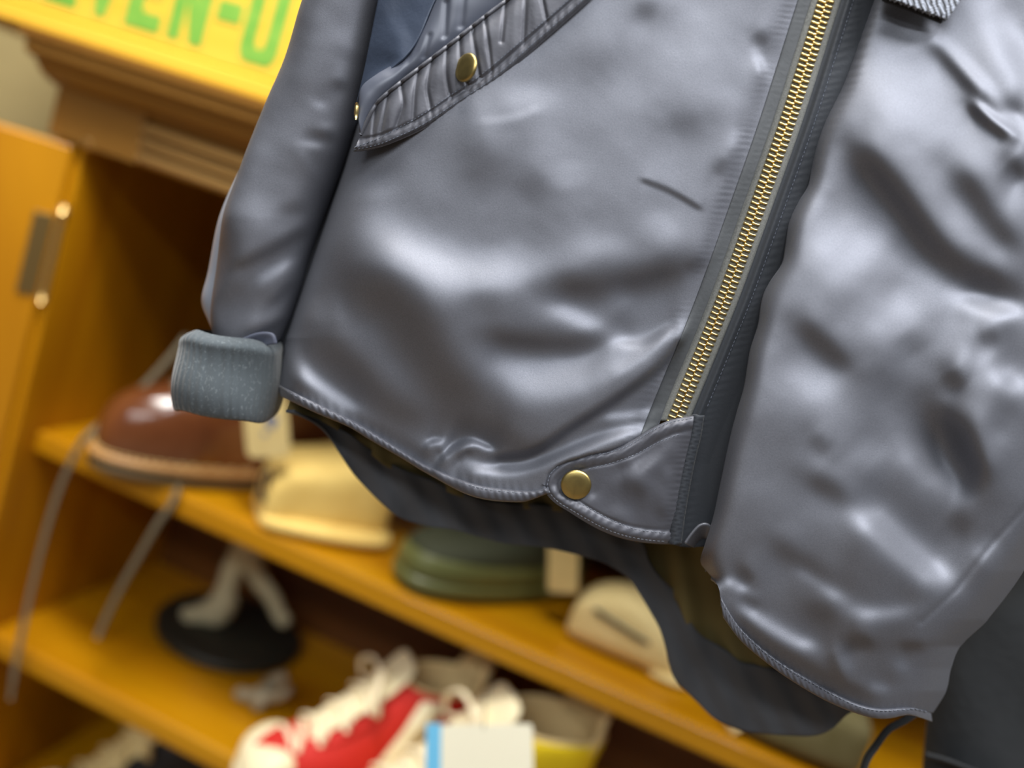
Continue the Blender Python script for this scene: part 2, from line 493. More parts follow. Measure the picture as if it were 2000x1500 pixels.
# block letters: strokes in a 0..1 x 0..1.0 box
LT = {
    'S': [[(0, .12), (.14, 0), (.86, 0), (1, .12), (1, .46), (.86, .58), (.33, .58), (.33, .82), (.67, .82), (.67, .72), (1, .72), (1, .88), (.86, 1), (.14, 1), (0, .88), (0, .54), (.14, .42), (.67, .42), (.67, .18), (.33, .18), (.33, .28), (0, .28)]],
    'E': [[(0, 0), (1, 0), (1, .22), (.46, .22), (.46, .40), (.88, .40), (.88, .60), (.46, .60), (.46, .78), (1, .78), (1, 1), (0, 1)]],
    'V': [[(0, 1), (.34, 0), (.66, 0), (1, 1), (.64, 1), (.5, .42), (.36, 1)]],
    'N': [[(0, 0), (.37, 0), (.37, .50), (.62, 0), (1, 0), (1, 1), (.63, 1), (.63, .50), (.38, 1), (0, 1)]],
    '-': [[(.0, .37), (1, .37), (1, .61), (.0, .61)]],
    'U': [[(0, 1), (0, .16), (.06, .06), (.2, 0), (.8, 0), (.94, .06), (1, .16), (1, 1), (.62, 1), (.62, .24), (.58, .19), (.42, .19), (.38, .24), (.38, 1)]],
    'P': [[(0, 0), (.35, 0), (.35, .36), (.86, .36), (1, .48), (1, .88), (.86, 1), (0, 1)], ],
}
pb = onY(np.array([280., 505.]), np.array([56., 132.]), cy)      # baselines of E and U
zb = float(pb[:, 2].mean()); xe, xu = float(pb[0, 0]) - .003, float(pb[1, 0]) - .005
per = (xu - xe) / 2.62
lh = 0.080
for ch, k in (('S', -3), ('E', -2), ('V', -1), ('E', 0), ('N', 1), ('-', 1.83), ('U', 2.62), ('P', 3.85)):
    lw = per * (0.84 if ch != '-' else 0.54)
    if ch == 'V': lw = per * .86
    for poly in LT[ch]:
        pp = [(xe + (k - 0.0) * per + (a - .5) * lw, zb + b * lh) for a, b in poly]
        v, f = prism(pp, cy - 0.0006, cy + 0.001, 1)
        mk('painted_letter', v, f, GREEN, cr, False)

# ================================================================== JACKET
ZIPC = catmull([(1754, -420), (1680, -200), (1614, 0), (1540, 232), (1481, 400), (1421, 567), (1375, 682), (1321, 813), (1285, 905)], 400)


def zipx(y):
    return np.interp(y, ZIPC[:, 1], ZIPC[:, 0])

jk = root('bomber_jacket', JP(1330, 1000, -0.04), 'shiny navy blue nylon flight jacket with brass zip hanging in the foreground', 'jacket')

# ---- left front (image left) height field
LE = [(830, -420), (765, -120), (735, 0), (704, 200), (666, 330), (632, 430), (590, 550), (552, 660), (538, 757)]
hemLtop = [(545, 752), (590, 774), (631, 794), (694, 824), (754, 860), (820, 902), (865, 923), (922, 944), (970, 953), (1036, 959), (1062, 954), (1092, 944)]
hemLbot = [(548, 774), (585, 792), (622, 809), (679, 833), (724, 860), (781, 893), (820, 917), (868, 944), (910, 965), (955, 977), (1012, 981), (1036, 977), (1066, 966), (1096, 956)]
tL = [
    ([(700, 400), (740, 455), (830, 510), (930, 532), (1030, 522), (1090, 505)], 36, 1.05),
    ([(715, 330), (720, 400)], 34, 0.7),
    ([(1090, 500), (1180, 480), (1260, 500)], 22, 0.45),
    ([(1045, 598), (1110, 612), (1180, 650), (1240, 668)], 17, 1.0), ([(1180, 560), (1240, 600)], 18, 0.6), ([(1200, 670), (1260, 668), (1325, 630)], 8, 1.2),
    ([(900, 690), (1000, 722), (1100, 718), (1220, 685), (1300, 640)], 36, 0.9),
    ([(960, 770), (1080, 760), (1200, 720)], 26, 0.5),
    ([(558, 640), (572, 700), (612, 748), (660, 784), (715, 812)], 14, 1.5),
    ([(828, 872), (845, 862), (868, 860)], 5, 2.4), ([(862, 900), (880, 878), (920, 862), (968, 880)], 5.5, 3.0), ([(850, 885), (870, 878)], 5, -1.6), ([(890, 905), (905, 885), (930, 882)], 5, -1.8),
    ([(905, 905), (940, 915), (1010, 915), (1080, 893), (1180, 855), (1270, 832)], 9, 2.0),
    ([(1170, 815), (1230, 810), (1290, 800)], 8, 1.0),
    ([(960, 205), (1040, 188), (1090, 205)], 18, 0.4),
    ([(930, 236), (1000, 228), (1060, 205)], 6, 0.35),
    ([(1478, 100), (1492, 150)], 7, 1.0), ([(1440, 240), (1436, 300)], 9, 0.5),
    ([(1280, 60), (1400, 120)], 60, 0.35), ([(1200, 330), (1350, 330)], 40, 0.3), ([(1100, 300), (1110, 380)], 30, 0.3),
    ([(1240, 420), (1340, 460)], 26, 0.45),
    ([(1185, 735), (1255, 690), (1320, 640)], 10, 0.6),
    # turned down
    ([(655, 500), (690, 545), (780, 605), (840, 700), (900, 770), (990, 815)], 40, -1.5),
    ([(600, 640), (680, 720), (770, 800), (860, 830)], 26, -1.35),
    ([(935, 655), (1020, 668), (1130, 672), (1215, 640)], 17, -1.4),
    ([(900, 575), (990, 590)], 22, -0.4),
    ([(1060, 560), (1160, 560), (1260, 545), (1350, 505)], 20, -1.2),
    ([(870, 815), (960, 845), (1030, 880), (1090, 860)], 16, -0.9),
    ([(960, 893), (1040, 882), (1110, 838), (1200, 782), (1290, 715), (1335, 655)], 6, -2.6),
    ([(560, 735), (620, 770), (700, 815), (780, 860), (860, 905)], 10, -0.8),
    ([(1250, 350), (1310, 374), (1372, 410)], 3.4, -1.0),
    ([(1060, 120), (1180, 120), (1240, 60)], 34, -0.3), ([(1230, 10), (1290, 30)], 20, -0.6),
    ([(880, 250), (930, 320), (900, 400)], 34, -0.45), ([(1010, 400), (1070, 330)], 24, -0.35),
    ([(1380, 230), (1300, 260)], 26, -0.3), ([(1395, 350), (1420, 300)], 10, -0.6), ([(1470, 60), (1500, 90)], 12, -0.6),
    ([(1330, 530), (1385, 505)], 10, -0.7),
    ([(660, 560), (665, 640)], 12, 0.3), ([(610, 560), (612, 640)], 18, 0.6),
]


def baseL(X, Y):
    dz = zipx(Y) - X                                  # distance left of the zip
    dl = X - np.interp(Y, [p[1] for p in LE], [p[0] for p in LE])
    h = -0.020 * np.exp(-np.clip(dl, -40, None) / 40.0) - 0.030 * np.exp(-np.clip(dl - 4, -40, None) / 10.0)
    h += -0.0035 / (1 + np.exp((dz - 72) / 9.0))      # sunk zip border
    s_ = np.hypot(X - 1000, Y)                        # puckers along the stitch line
    along = Y * 1.055
    ph = 2 * pi * along / 12.5 + 1.3 * np.sin(along / 37.0) + 0.8 * np.sin(along / 17.0 + dz / 19.0)
    amp = 0.00011 * np.exp(-((dz - 70) / 15.0) ** 2) + 0.00005 * np.exp(-((dz - 38) / 10.0) ** 2)
    h += amp * np.sin(ph + dz * 0.05) * (0.5 + 0.5 * np.sin(along / 53.0) * np.sin(along / 31.0 + 1))
    # puckers along the hem binding
    dh = polydist(X, Y, hemLtop)
    h += 0.00022 * np.exp(-(dh / 11.0) ** 2) * np.sin(2 * pi * X / 19.0 + 2.5 * np.sin(X / 31.0)) * (0.6 + 0.4 * np.sin(X / 47.0))
    h += 0.010 * np.exp(-((X - 1050) / 380.0) ** 2 - ((Y - 420) / 420.0) ** 2)
    return h

TABP = [(1062, 946), (1068, 925), (1085, 908), (1105, 898), (1150, 885), (1190, 877), (1230, 862), (1270, 838), (1310, 820), (1356, 811), (1350, 850), (1338, 900), (1328, 950), (1318, 1010), (1311, 1063), (1255, 1060), (1175, 1037), (1110, 999), (1070, 968)]
POKP = [(900, -460), (1130, -120), (992, 0), (902, 68), (822, 130), (742, 196), (706, 262), (690, 235), (640, 235), (700, 0), (760, -460)]


def baseL2(X, Y):
    h = baseL(X, Y)
    for poly, drop, wd in ((TABP, -0.0065, 14.0), (POKP, -0.014, 16.0)):
        sd = polydist(X, Y, poly + poly[:1]); ins = inside(X, Y, poly)
        m_ = np.where(ins, np.clip(sd / wd, 0, 1), 0)
        h = h + drop * m_ * m_ * (3 - 2 * m_)
    return h

FLd = Field(400, 1800, -480, 1150, tL, [], baseL2, k=0.53, step=3.0, rough=0.05)
Lr = [(float(zipx(y)) - 31, y) for y in (-420, -200, 0, 200, 400, 600, 760)] + [(1292, 815), (1276, 870), (1262, 930), (1250, 985)]
Lb = hemLbot[:] + [(1120, 975), (1250, 985)]
Lb = [(540, 765), (585, 783), (626, 802), (687, 829), (740, 860), (800, 898), (843, 921), (895, 950), (940, 964), (1000, 968), (1036, 968), (1066, 960), (1130, 972), (1250, 985)]
S = coons([(830, -420), (1100, -420), (1400, -420), (Lr[0][0], -420)], Lb, LE[:-1] + [(540, 765)], Lr, 300, 420)
pl = patch('front_panel', S, FLd(S[..., 0], S[..., 1]), SATIN, jk, 0.0014)
pl['label'] = 'padded satin front panel with slanted flap pocket'


def stitches(name, path, hf, parent, mtl, step=9.0, ln=5.6, wd=0.00022, lift=0.00025):
    p = np.asarray(path, float)
    L = np.concatenate([[0], np.cumsum(np.linalg.norm(np.diff(p, axis=0), axis=1))])
    N = int(L[-1] / step); parts = []
    for k in range(N):
        s0 = k * step + random.uniform(-.5, .5); s1 = s0 + ln
        q = np.array([[np.interp(s, L, p[:, 0]), np.interp(s, L, p[:, 1])] for s in (s0, (s0 + s1) / 2, s1)])
        h = hf(q[:, 0], q[:, 1]) + lift * np.array([-0.3, 1, -0.3])
        parts.append(tube(JP(q[:, 0], q[:, 1], h), [wd * .8, wd, wd * .8], 5, up=JN))
    v, f = join(parts)
    o = mk(name, v, f, mtl, parent); o['kind'] = 'stuff'
    return o

yy_ = np.linspace(-400, 872, 420)
S = np.stack([np.stack([zipx(yy_) - 30 - 25 * u, yy_], 1) for u in np.linspace(0, 1, 22)], 1)
zb_ = patch('zip_border', S, FLd(S[..., 0], S[..., 1]) + 0.0005 - 0.0007 * np.linspace(0, 1, 22)[None] ** 6, mat('slate_border', (0.075, 0.081, 0.088), 0.55, 0.2, 0.4, bump=(600, .12, .0008)), jk, 0.0005)
ys = np.linspace(-400, 828, 260)
stitches('stitching', np.stack([zipx(ys) - 51, ys], 1), FLd, pl, THREADD, 8.4, 5.2)

# hem binding

def binding(name, topl, botl, hf, par, fat=0.0022, n=220, period=15.0):
    T, B = catmull(topl, n), catmull(botl, n)
    arc = np.concatenate([[0], np.cumsum(np.linalg.norm(np.diff(T, axis=0), axis=1))])
    m_ = 12; P = []
    for a in np.linspace(0, 2 * pi, m_, endpoint=False):
        c = T * (0.5 + 0.5 * cos(a)) + B * (0.5 - 0.5 * cos(a))
        mid = (T + B) / 2
        rp = 0.00030 * np.sin(2 * pi * arc / period + 1.7 * np.sin(arc / 41.0) + 1.1 * cos(a)) * (0.6 + .4 * np.sin(arc / 77.0))
        h = hf(mid[:, 0], mid[:, 1]) + fat * sin(a) + (rp if sin(a) > 0.2 else 0) + 0.0006
        P.append(JP(c[:, 0], c[:, 1], h))
    P = np.stack(P, 1)
    o = mk(name, P, gridfaces(n, m_, True), SATIN2, par)
    return o

bl = binding('hem_binding', hemLtop, hemLbot, FLd, jk)
stitches('stitching', catmull(np.array(hemLtop) + (0, 5), 200), lambda x, y: FLd(x, y) + 0.0022, bl, THREAD, 8.5, 5.5)

# ---- right front (image right)
RE = [(1850, -420), (1760, -180), (1700, -20), (1668, 85), (1640, 172), (1612, 226), (1594, 272), (1584, 320), (1577, 364), (1556, 398), (1540, 432), (1533, 480),
      (1526, 516), (1502, 552), (1487, 585), (1479, 637), (1463, 690), (1452, 757), (1437, 810), (1424, 860), (1405, 950), (1392, 1012), (1376, 1065), (1368, 1097), (1383, 1119), (1403, 1147), (1408, 1180)]
RR = [(2520, -420), (2400, 0), (2285, 400), (2160, 780), (2075, 980), (2000, 1115), (1930, 1210), (1877, 1262), (1858, 1305), (1848, 1350), (1822, 1394)]
hemRtop = [(1408, 1166), (1440, 1217), (1482, 1259), (1528, 1294), (1580, 1325), (1632, 1354), (1678, 1375), (1720, 1383), (1766, 1381), (1790, 1380), (1818, 1388)]
hemRbot = [(1412, 1206), (1447, 1252), (1496, 1294), (1545, 1329), (1604, 1364), (1657, 1388), (1702, 1402), (1734, 1404), (1772, 1397), (1797, 1402), (1821, 1410)]
tR = [
    ([(1730, 50), (1745, 150), (1720, 260)], 60, 0.55),
    ([(1800, 40), (1850, 95), (1920, 170), (2005, 256)], 12, 1.5),
    ([(1905, 195), (1950, 235), (2000, 268)], 6, 1.3), ([(1930, 20), (1985, 110), (2040, 200)], 24, 1.0),
    ([(1570, 440), (1630, 480), (1710, 540)], 46, 0.6), ([(1755, 541), (1735, 640), (1726, 700)], 30, 0.6),
    ([(1514, 690), (1570, 740), (1640, 800)], 30, 0.5),
    ([(1746, 830), (1810, 910), (1885, 970)], 24, 1.0), ([(1660, 860), (1730, 920)], 30, 0.5),
    ([(1860, 575), (1940, 600), (2010, 612)], 14, 1.3), ([(1935, 705), (1970, 745), (2015, 775)], 18, 1.1),
    ([(1660, 968), (1705, 1015), (1760, 1068), (1815, 1115), (1870, 1152)], 22, 1.9),
    ([(1958, 822), (1940, 880), (1920, 930)], 15, 0.8),
    ([(1540, 1098), (1600, 1140), (1665, 1185)], 12, 1.0),
    ([(1415, 1118), (1440, 1145), (1465, 1160)], 9, 1.1), ([(1435, 1172), (1480, 1210), (1550, 1250), (1610, 1272)], 14, 1.3),
    ([(1640, 1270), (1660, 1320)], 11, 0.9), ([(1650, 1192), (1720, 1200), (1800, 1188)], 14, 0.9), ([(1690, 1335), (1745, 1352)], 10, 1.1),
    ([(1900, 1100), (1960, 1050)], 18, 0.7), ([(1740, 1290), (1780, 1310)], 10, 0.7),
    # turned down
    ([(1815, 62), (1870, 130), (1930, 190), (2000, 228)], 14, -1.5),
    ([(1885, 198), (1930, 240), (1975, 272)], 9, -1.3),
    ([(1655, 275), (1705, 330), (1755, 390), (1823, 478), (1900, 535), (2005, 572)], 24, -1.5),
    ([(1842, 315), (1900, 375), (1945, 435), (2005, 510)], 22, -1.0),
    ([(1968, 310), (2010, 350)], 18, -1.4),
    ([(1804, 775), (1850, 830), (1890, 885), (1925, 970)], 26, -1.7), ([(1845, 720), (1885, 765)], 18, -1.1),
    ([(1548, 622), (1605, 672), (1672, 728)], 17, -1.0), ([(1560, 925), (1620, 955), (1680, 985)], 16, -0.9), ([(1580, 845), (1625, 890)], 14, -0.5),
    ([(1495, 1050), (1560, 1100), (1635, 1165)], 16, -0.8), ([(1440, 1105), (1475, 1140)], 9, -0.9), ([(1440, 1160), (1490, 1188)], 8, -0.9),
    ([(1560, 1180), (1640, 1215)], 14, -0.7),
    ([(1650, 1246), (1715, 1260)], 10, -1.6), ([(1745, 1262), (1820, 1262)], 9, -1.2), ([(1620, 1265), (1640, 1340)], 10, -0.9),
    ([(1425, 1190), (1500, 1258), (1600, 1318), (1700, 1364)], 12, -1.2), ([(1845, 1000), (1905, 1040)], 22, -0.7), ([(1700, 700), (1760, 780)], 24, -0.4),
    ([(1960, 650), (1900, 665)], 14, -0.7), ([(1760, 640), (1800, 700)], 20, -0.4),
]


_ry = np.arange(-480, 1500, 4.0)
_rx = np.interp(_ry, [p[1] for p in RE], [p[0] for p in RE])
_kk = np.exp(-0.5 * (np.arange(-15, 16) / 5.0) ** 2); _kk /= _kk.sum()
_rx = np.convolve(np.pad(_rx, 15, 'edge'), _kk, 'valid')


def baseR(X, Y):
    yy, xx = _ry, _rx
    d = X - np.interp(Y, yy, xx)
    d = d + 200 * np.clip((Y - 1120) / 70.0, 0, 1) ** 2
    h = 0.0065 - 0.017 * np.exp(-np.clip(d, -20, None) / 13.0)
    yy2 = [p[1] for p in RR]; xx2 = [p[0] for p in RR]
    dr = np.interp(Y, yy2, xx2) - X
    h -= 0.030 * np.exp(-np.clip(dr, -20, None) / 28.0)
    h -= 0.018 * np.clip((Y - 950) / 450.0, 0, 1) ** 2
    h += 0.17 * MMPX * 300 * (np.tanh((Y - 420) / 340.0) + 0.55)
    # small puckers on the rolled edge near the upper zip
    h += 0.00022 * np.exp(-(d / 24.0) ** 2) * np.sin(2 * pi * Y / 17.0 + 2.4 * np.sin(Y / 29.0) + d / 14.0) * np.clip((330 - Y) / 200.0, 0, 1)
    dh = polydist(X, Y, hemRtop)
    h += 0.00022 * np.exp(-(dh / 11.0) ** 2) * np.sin(2 * pi * X / 18.0 + 2.5 * np.sin(X / 31.0)) * (0.6 + 0.4 * np.sin(X / 47.0))
    # crease along the side
    h -= 0.0006 * np.exp(-0.5 * (polydist(X, Y, [(2010, 985), (1940, 1060), (1870, 1150), (1800, 1215)]) / 5.0) ** 2)
    return h

FRd = Field(1300, 2560, -480, 1500, tR, [], baseR, k=0.62, step=3.0, rough=0.05)
Rb = [(1408, 1185), (1444, 1235), (1490, 1277), (1537, 1312), (1592, 1345), (1645, 1371), (1690, 1388), (1727, 1393), (1769, 1389), (1794, 1391), (1822, 1394)]
S = coons([(1850, -420), (2050, -420), (2520, -420)], Rb, RE[:-1] + [(1408, 1185)], RR, 300, 460)
pr_ = patch('front_panel', S, FRd(S[..., 0], S[..., 1]), SATIN, jk, 0.0014)
pr_['label'] = 'puffed satin front panel beside the zip with curved hem'
br = binding('hem_binding', hemRtop, hemRbot, FRd, jk)
stitches('stitching', catmull(np.array(hemRtop) + (0, 5), 200), lambda x, y: FRd(x, y) + 0.0022, br, THREAD, 8.5, 5.5)

# ---- zip placket under the right front
PLh = lambda x, y: -0.0030 + 0 * x


def plk(X, Y):
    dz = X - zipx(Y)
    ph = 2 * pi * Y / 15.0 + 2.6 * np.sin(Y / 33.0) + dz / 11.0
    return -0.0034 + 0.00007 * np.exp(-((dz - 60) / 16.0) ** 2) * np.sin(ph) + 0.0018 * np.exp(-((dz - 44) / 7.0) ** 2) - 0.0015 * np.clip((dz - 60) / 40, 0, 1)

ly = [(float(zipx(y)) + 24, y) for y in (-420, -200, 0, 200, 400, 600, 760)] + [(1350, 815), (1340, 880), (1322, 960), (1308, 1063)]
ry = [(float(zipx(y)) + 135, y) for y in (-420, -200, 0, 200, 400, 600)] + [(1490, 720), (1462, 840), (1425, 960), (1395, 1066)]
S = coons([ly[0], ry[0]], [(1308, 1063), (1340, 1069), (1370, 1068), (1395, 1066)], ly, ry, 50, 400)
pk = patch('zip_placket', S, plk(S[..., 0], S[..., 1]), SLATE, jk, 0.0012)
ys = np.linspace(-400, 800, 240)
stitches('stitching', np.stack([zipx(ys) + 53, ys], 1), plk, pk, THREADD, 8.4, 5.2)
# curl of cloth at the bottom of the placket
cp = catmull([(1338, 1062), (1352, 1042), (1368, 1026), (1384, 1026), (1391, 1045), (1386, 1075), (1378, 1092)], 40)
S = np.stack([cp + np.array([0, 0]), cp + np.array([2, 6]), cp + np.array([6, 12])], 0)
S = np.stack([cp * (1 - t) + (np.array([[1372, 1078]]) * t + cp * (1 - t) * 0) for t in np.linspace(0, 0.55, 8)], 0)
hh = np.linspace(1, 0, 8)[:, None] ** 0.6 * 0.010 - 0.006 + 0 * S[..., 0]
patch('placket_curl', S, hh, SATIN, jk, 0.001)

# ---- zip tapes and teeth
def zipband(name, o0, o1):
    yy = np.linspace(-400, 822, 300)
    us = np.linspace(0, 1, 7)
    S = np.stack([np.stack([zipx(yy) + o0 + (o1 - o0) * u, yy], 1) for u in us], 1)
    h = -0.0022 + 0 * S[..., 0]
    h = h - 0.0012 * np.clip((np.abs(S[..., 0] - zipx(S[..., 1])) - 22) / 15, 0, 1)
    return patch(name, S, h, TAPE, jk, 0.0006)

tapeL = zipband('zipper_tape', -40, -1)
tapeR = zipband('zipper_tape', 1, 29)
# tooth: a waisted bar with a rounded head, long axis local x, 12 px long
tl, tw, th = 16.5 * MMPX, 6.6 * MMPX, 0.0013
outl = [(-.55, -.36), (-.1, -.30), (.10, -.26), (.28, -.46), (.46, -.40), (.52, 0), (.46, .40), (.28, .46), (.10, .26), (-.1, .30), (-.55, .36)]
nv = len(outl)
tv = [(a * tl, b * tw, 0) for a, b in outl] + [(a * tl * .94, b * tw * .86, th * .7) for a, b in outl] + [(a * tl * .8, b * tw * .5, th) for a, b in outl]
tf = []
for L_ in range(2):
    for i in range(nv):
        j = (i + 1) % nv
        tf.append([L_ * nv + i, L_ * nv + j, (L_ + 1) * nv + j, (L_ + 1) * nv + i])
tf.append([2 * nv + i for i in range(nv)])
tmesh = bpy.data.meshes.new('zipper_tooth'); tmesh.from_pydata(tv, [], tf); tmesh.materials.append(BRASS)
tmesh.polygons.foreach_set('use_smooth', [True] * len(tmesh.polygons)); tmesh.update()
JL = np.array(jk.location)
arc = np.concatenate([[0], np.cumsum(np.linalg.norm(np.diff(ZIPC, axis=0), axis=1))])
smax = np.interp(826, ZIPC[:, 1], arc); smin = np.interp(-180, ZIPC[:, 1], arc)
pitch = 10.9
for side, par in ((-1, tapeL), (1, tapeR)):
    s_ = smax - (0 if side < 0 else pitch / 2)
    while s_ > smin:
        x, y = np.interp(s_, arc, ZIPC[:, 0]), np.interp(s_, arc, ZIPC[:, 1])
        x2, y2 = np.interp(s_ + 6, arc, ZIPC[:, 0]), np.interp(s_ + 6, arc, ZIPC[:, 1])
        t2 = np.array([x2 - x, y2 - y]); t2 /= np.linalg.norm(t2)
        nrm = np.array([-t2[1], t2[0]])                # points right→? sign fixed below
        if nrm[0] < 0: nrm = -nrm
        c = np.array([x, y]) + nrm * side * 6.6
        P0 = JP(c[0], c[1], -0.0022)
        ax = JP(c[0] - nrm[0] * side * 5, c[1] - nrm[1] * side * 5, -0.0022) - P0
        ax /= np.linalg.norm(ax); az = JN; ay = np.cross(az, ax)
        o = bpy.data.objects.new('zipper_tooth', tmesh); COL.objects.link(o); o.parent = par
        M4 = Matrix.Identity(4)
        for i in range(3):
            M4[i][0] = ax[i]; M4[i][1] = ay[i]; M4[i][2] = az[i]; M4[i][3] = P0[i] - JL[i]
        o.matrix_local = M4
        s_ -= pitch

# ---- snap-button discs

def disc(name, px, py, h, rad, par, mtl, tilt=None):
    pr = [(0.0, 0.0020), (0.55, 0.00195), (0.86, 0.0017), (0.97, 0.0013), (1.0, 0.0008), (0.98, 0.0), (0.8, -0.0008)]
    c = JP(px, py, h)
    n = JN if tilt is None else tilt / np.linalg.norm(tilt)
    a = np.cross(n, (0, 0, 1.0)); a /= np.linalg.norm(a); b = np.cross(n, a)
    V = []; N = 40
    for r, z in pr:
        for k in range(N):
            t = 2 * pi * k / N
            V.append(c + n * z * rad / 0.0074 + rad * r * (cos(t) * a + sin(t) * b))
    return mk(name, V, gridfaces(len(pr), N, True), mtl, par)

# ---- storm tab with snap at the hem
tabT = [(1062, 946), (1068, 925), (1085, 908), (1105, 898), (1150, 885), (1190, 877), (1230, 862), (1270, 838), (1310, 820), (1356, 811)]
tabB = [(1062, 950), (1070, 968), (1086, 984), (1110, 999), (1140, 1018), (1175, 1037), (1215, 1052), (1255, 1060), (1290, 1063), (1311, 1063)]
tabR = [(1356, 811), (1350, 850), (1338, 900), (1328, 950), (1318, 1010), (1311, 1063)]
S = coons(tabT, tabB, [(1062, 946), (1061, 948), (1062, 950)], tabR, 140, 90)
tabout = np.vstack([catmull(tabT, 120)[::-1], catmull(tabB, 120)])
tT = [([(1210, 930), (1260, 905), (1300, 870)], 12, 0.8), ([(1180, 985), (1250, 1000)], 16, 0.5), ([(1150, 965), (1165, 975)], 7, 0.7),
      ([(1230, 950), (1270, 965)], 12, -0.8), ([(1180, 1010), (1230, 1030)], 9, -0.5), ([(1240, 900), (1200, 915)], 9, -0.7), ([(1290, 985), (1300, 1020)], 10, -0.6), ([(1300, 900), (1310, 940)], 8, 0.6)]


def baseT(X, Y):
    d = polydist(X, Y, tabout)
    h = 0.0022 + 0 * X
    h += 0.0010 * np.exp(-((d - 14) / 9.0) ** 2) - 0.0012 * np.exp(-(d / 4.0) ** 2)
    h -= 0.0006 * np.exp(-((d - 28) / 3.0) ** 2) + 0.0004 * np.exp(-((d - 6) / 2.5) ** 2)
    ang = np.arctan2(Y - 946, X - 1250)
    h += 0.00028 * np.exp(-((d - 16) / 9.0) ** 2) * np.sin(X / 3.4 + Y / 5.0 + 2 * np.sin(X / 23.0))
    dr = np.interp(Y, [p[1] for p in tabR], [p[0] for p in tabR]) - X
    h += -0.0022 * np.exp(-(dr / 16.0) ** 2) + 0.00013 * np.exp(-(dr / 18.0) ** 2) * np.sin(2 * pi * Y / 11.0 + 2 * np.sin(Y / 23.0))
    h -= 0.0010 * np.exp(-(((X - 1125) ** 2 + (Y - 946) ** 2) / 40.0 ** 2) ** 2)
    return h

FT = Field(1020, 1400, 780, 1100, tT, [], baseT, k=0.6, step=2.0, rough=0.22)
tabh = lambda x, y: FT(x, y) + 0.0026
tab = patch('storm_tab', S, tabh(S[..., 0], S[..., 1]), SATIN2, jk, 0.0016)
inset = lambda path, c, k: np.array([p + (np.array(c) - p) / np.linalg.norm(np.array(c) - p) * k for p in np.asarray(path, float)])
ctr = (1230, 950)
o1 = catmull(np.vstack([inset(tabT, ctr, 7)[::-1], inset(tabB, ctr, 7)]), 300)
stitches('stitching', o1, tabh, tab, THREAD, 8.0, 5.2)
stitches('stitching', catmull([(1150, 916), (1190, 906), (1240, 888), (1290, 862), (1335, 845)], 100), tabh, tab, THREAD, 8.0, 5.2)
stitches('stitching', catmull([(1138, 985), (1170, 1003), (1200, 1018), (1240, 1033), (1290, 1040), (1308, 1041)], 100), tabh, tab, THREAD, 8.0, 5.2)
sn = disc('snap_button', 1125, 946, 0.0050, 30.5 * MMPX, tab, SNAP)
sn['label'] = 'round brass snap'
# joining seam bar between tab and placket
sb = catmull(tabR, 60)
S = np.stack([sb + np.array([dx, 0]) for dx in np.linspace(-6, 20, 9)], 1)
hs = 0.0008 + 0.0016 * np.sin(np.linspace(0, pi, 9))[None] + 0.0004 * np.sin(2 * pi * S[..., 1] / 10.0 + S[..., 0] / 5)
patch('tab_seam', S, hs, SLATE, jk, 0.001)

# ---- slanted pocket flap
fB = [(690, 296), (730, 290), (765, 280), (830, 251), (900, 206), (970, 160), (1060, 82), (1110, 38), (1150, 2), (1190, -40), (1280, -140)]
fT = [(704, 262), (722, 225), (740, 197), (780, 163), (820, 132), (860, 101), (900, 70), (950, 30), (990, 0), (1030, -34), (1130, -120)]
creas0 = [[(922, 40), (924, 75), (930, 112)], [(898, 70), (899, 114), (906, 140)], [(873, 97), (871, 144), (878, 186)], [(843, 120), (834, 168), (840, 207)], [(816, 144), (810, 180), (807, 226)],
         [(784, 170), (787, 205), (776, 240)], [(757, 190), (747, 240)], [(733, 214), (729, 255)], [(987, 8), (984, 36)], [(1026, 8), (1023, 74)], [(1059, 0), (1064, 24)], [(950, 60), (955, 100)]]
ridg0 = [[(884, 85), (884, 150), (888, 175)], [(800, 160), (798, 220)], [(906, 80), (910, 105)], [(948, 60), (944, 92), (955, 120)], [(1004, 20), (1004, 60)], [(1043, 0), (1045, 40)], [(826, 140), (822, 205)], [(770, 190), (765, 235)], [(856, 110), (852, 190)]]
def lengthen(c):
    c = [np.array(q, float) for q in c]
    u0 = (c[0] - c[1]) / np.linalg.norm(c[0] - c[1]); u1 = (c[-1] - c[-2]) / np.linalg.norm(c[-1] - c[-2])
    return catmull([c[0] + u0 * 45] + c + [c[-1] + u1 * 45], 24)
creas = [lengthen(c) for c in creas0]; ridg = [lengthen(c) for c in ridg0]
FF = Field(640, 1320, -220, 340, [], [(c, 2.8, -0.0011) for c in creas] + [(c, 7.0, 0.0005) for c in ridg], None, k=0.4, step=1.5, rough=0.12)
S = coons(fT, fB, [(704, 262), (697, 280), (690, 296)], [(1130, -120), (1200, -130), (1280, -140)], 420, 110)


def flaph(X, Y):
    d = polydist(X, Y, catmull(fB, 80))
    up_ = polydist(X, Y, catmull(fT, 80))
    puck = 0.00018 * np.exp(-((d - 13) / 9.0) ** 2) * np.sin(X / 2.6 + 2 * np.sin(X / 19.0))
    dec = np.clip((d - 14) / 16.0, 0, 1)
    return 0.0080 + FF(X, Y) * dec + puck - 0.0018 * np.exp(-(d / 5.0) ** 2) - 0.0008 * np.exp(-((d - 22) / 4.0) ** 2) - 0.0030 * np.exp(-(up_ / 20.0) ** 2) - 0.004 * np.clip((760 - X) / 80.0, 0, 1)

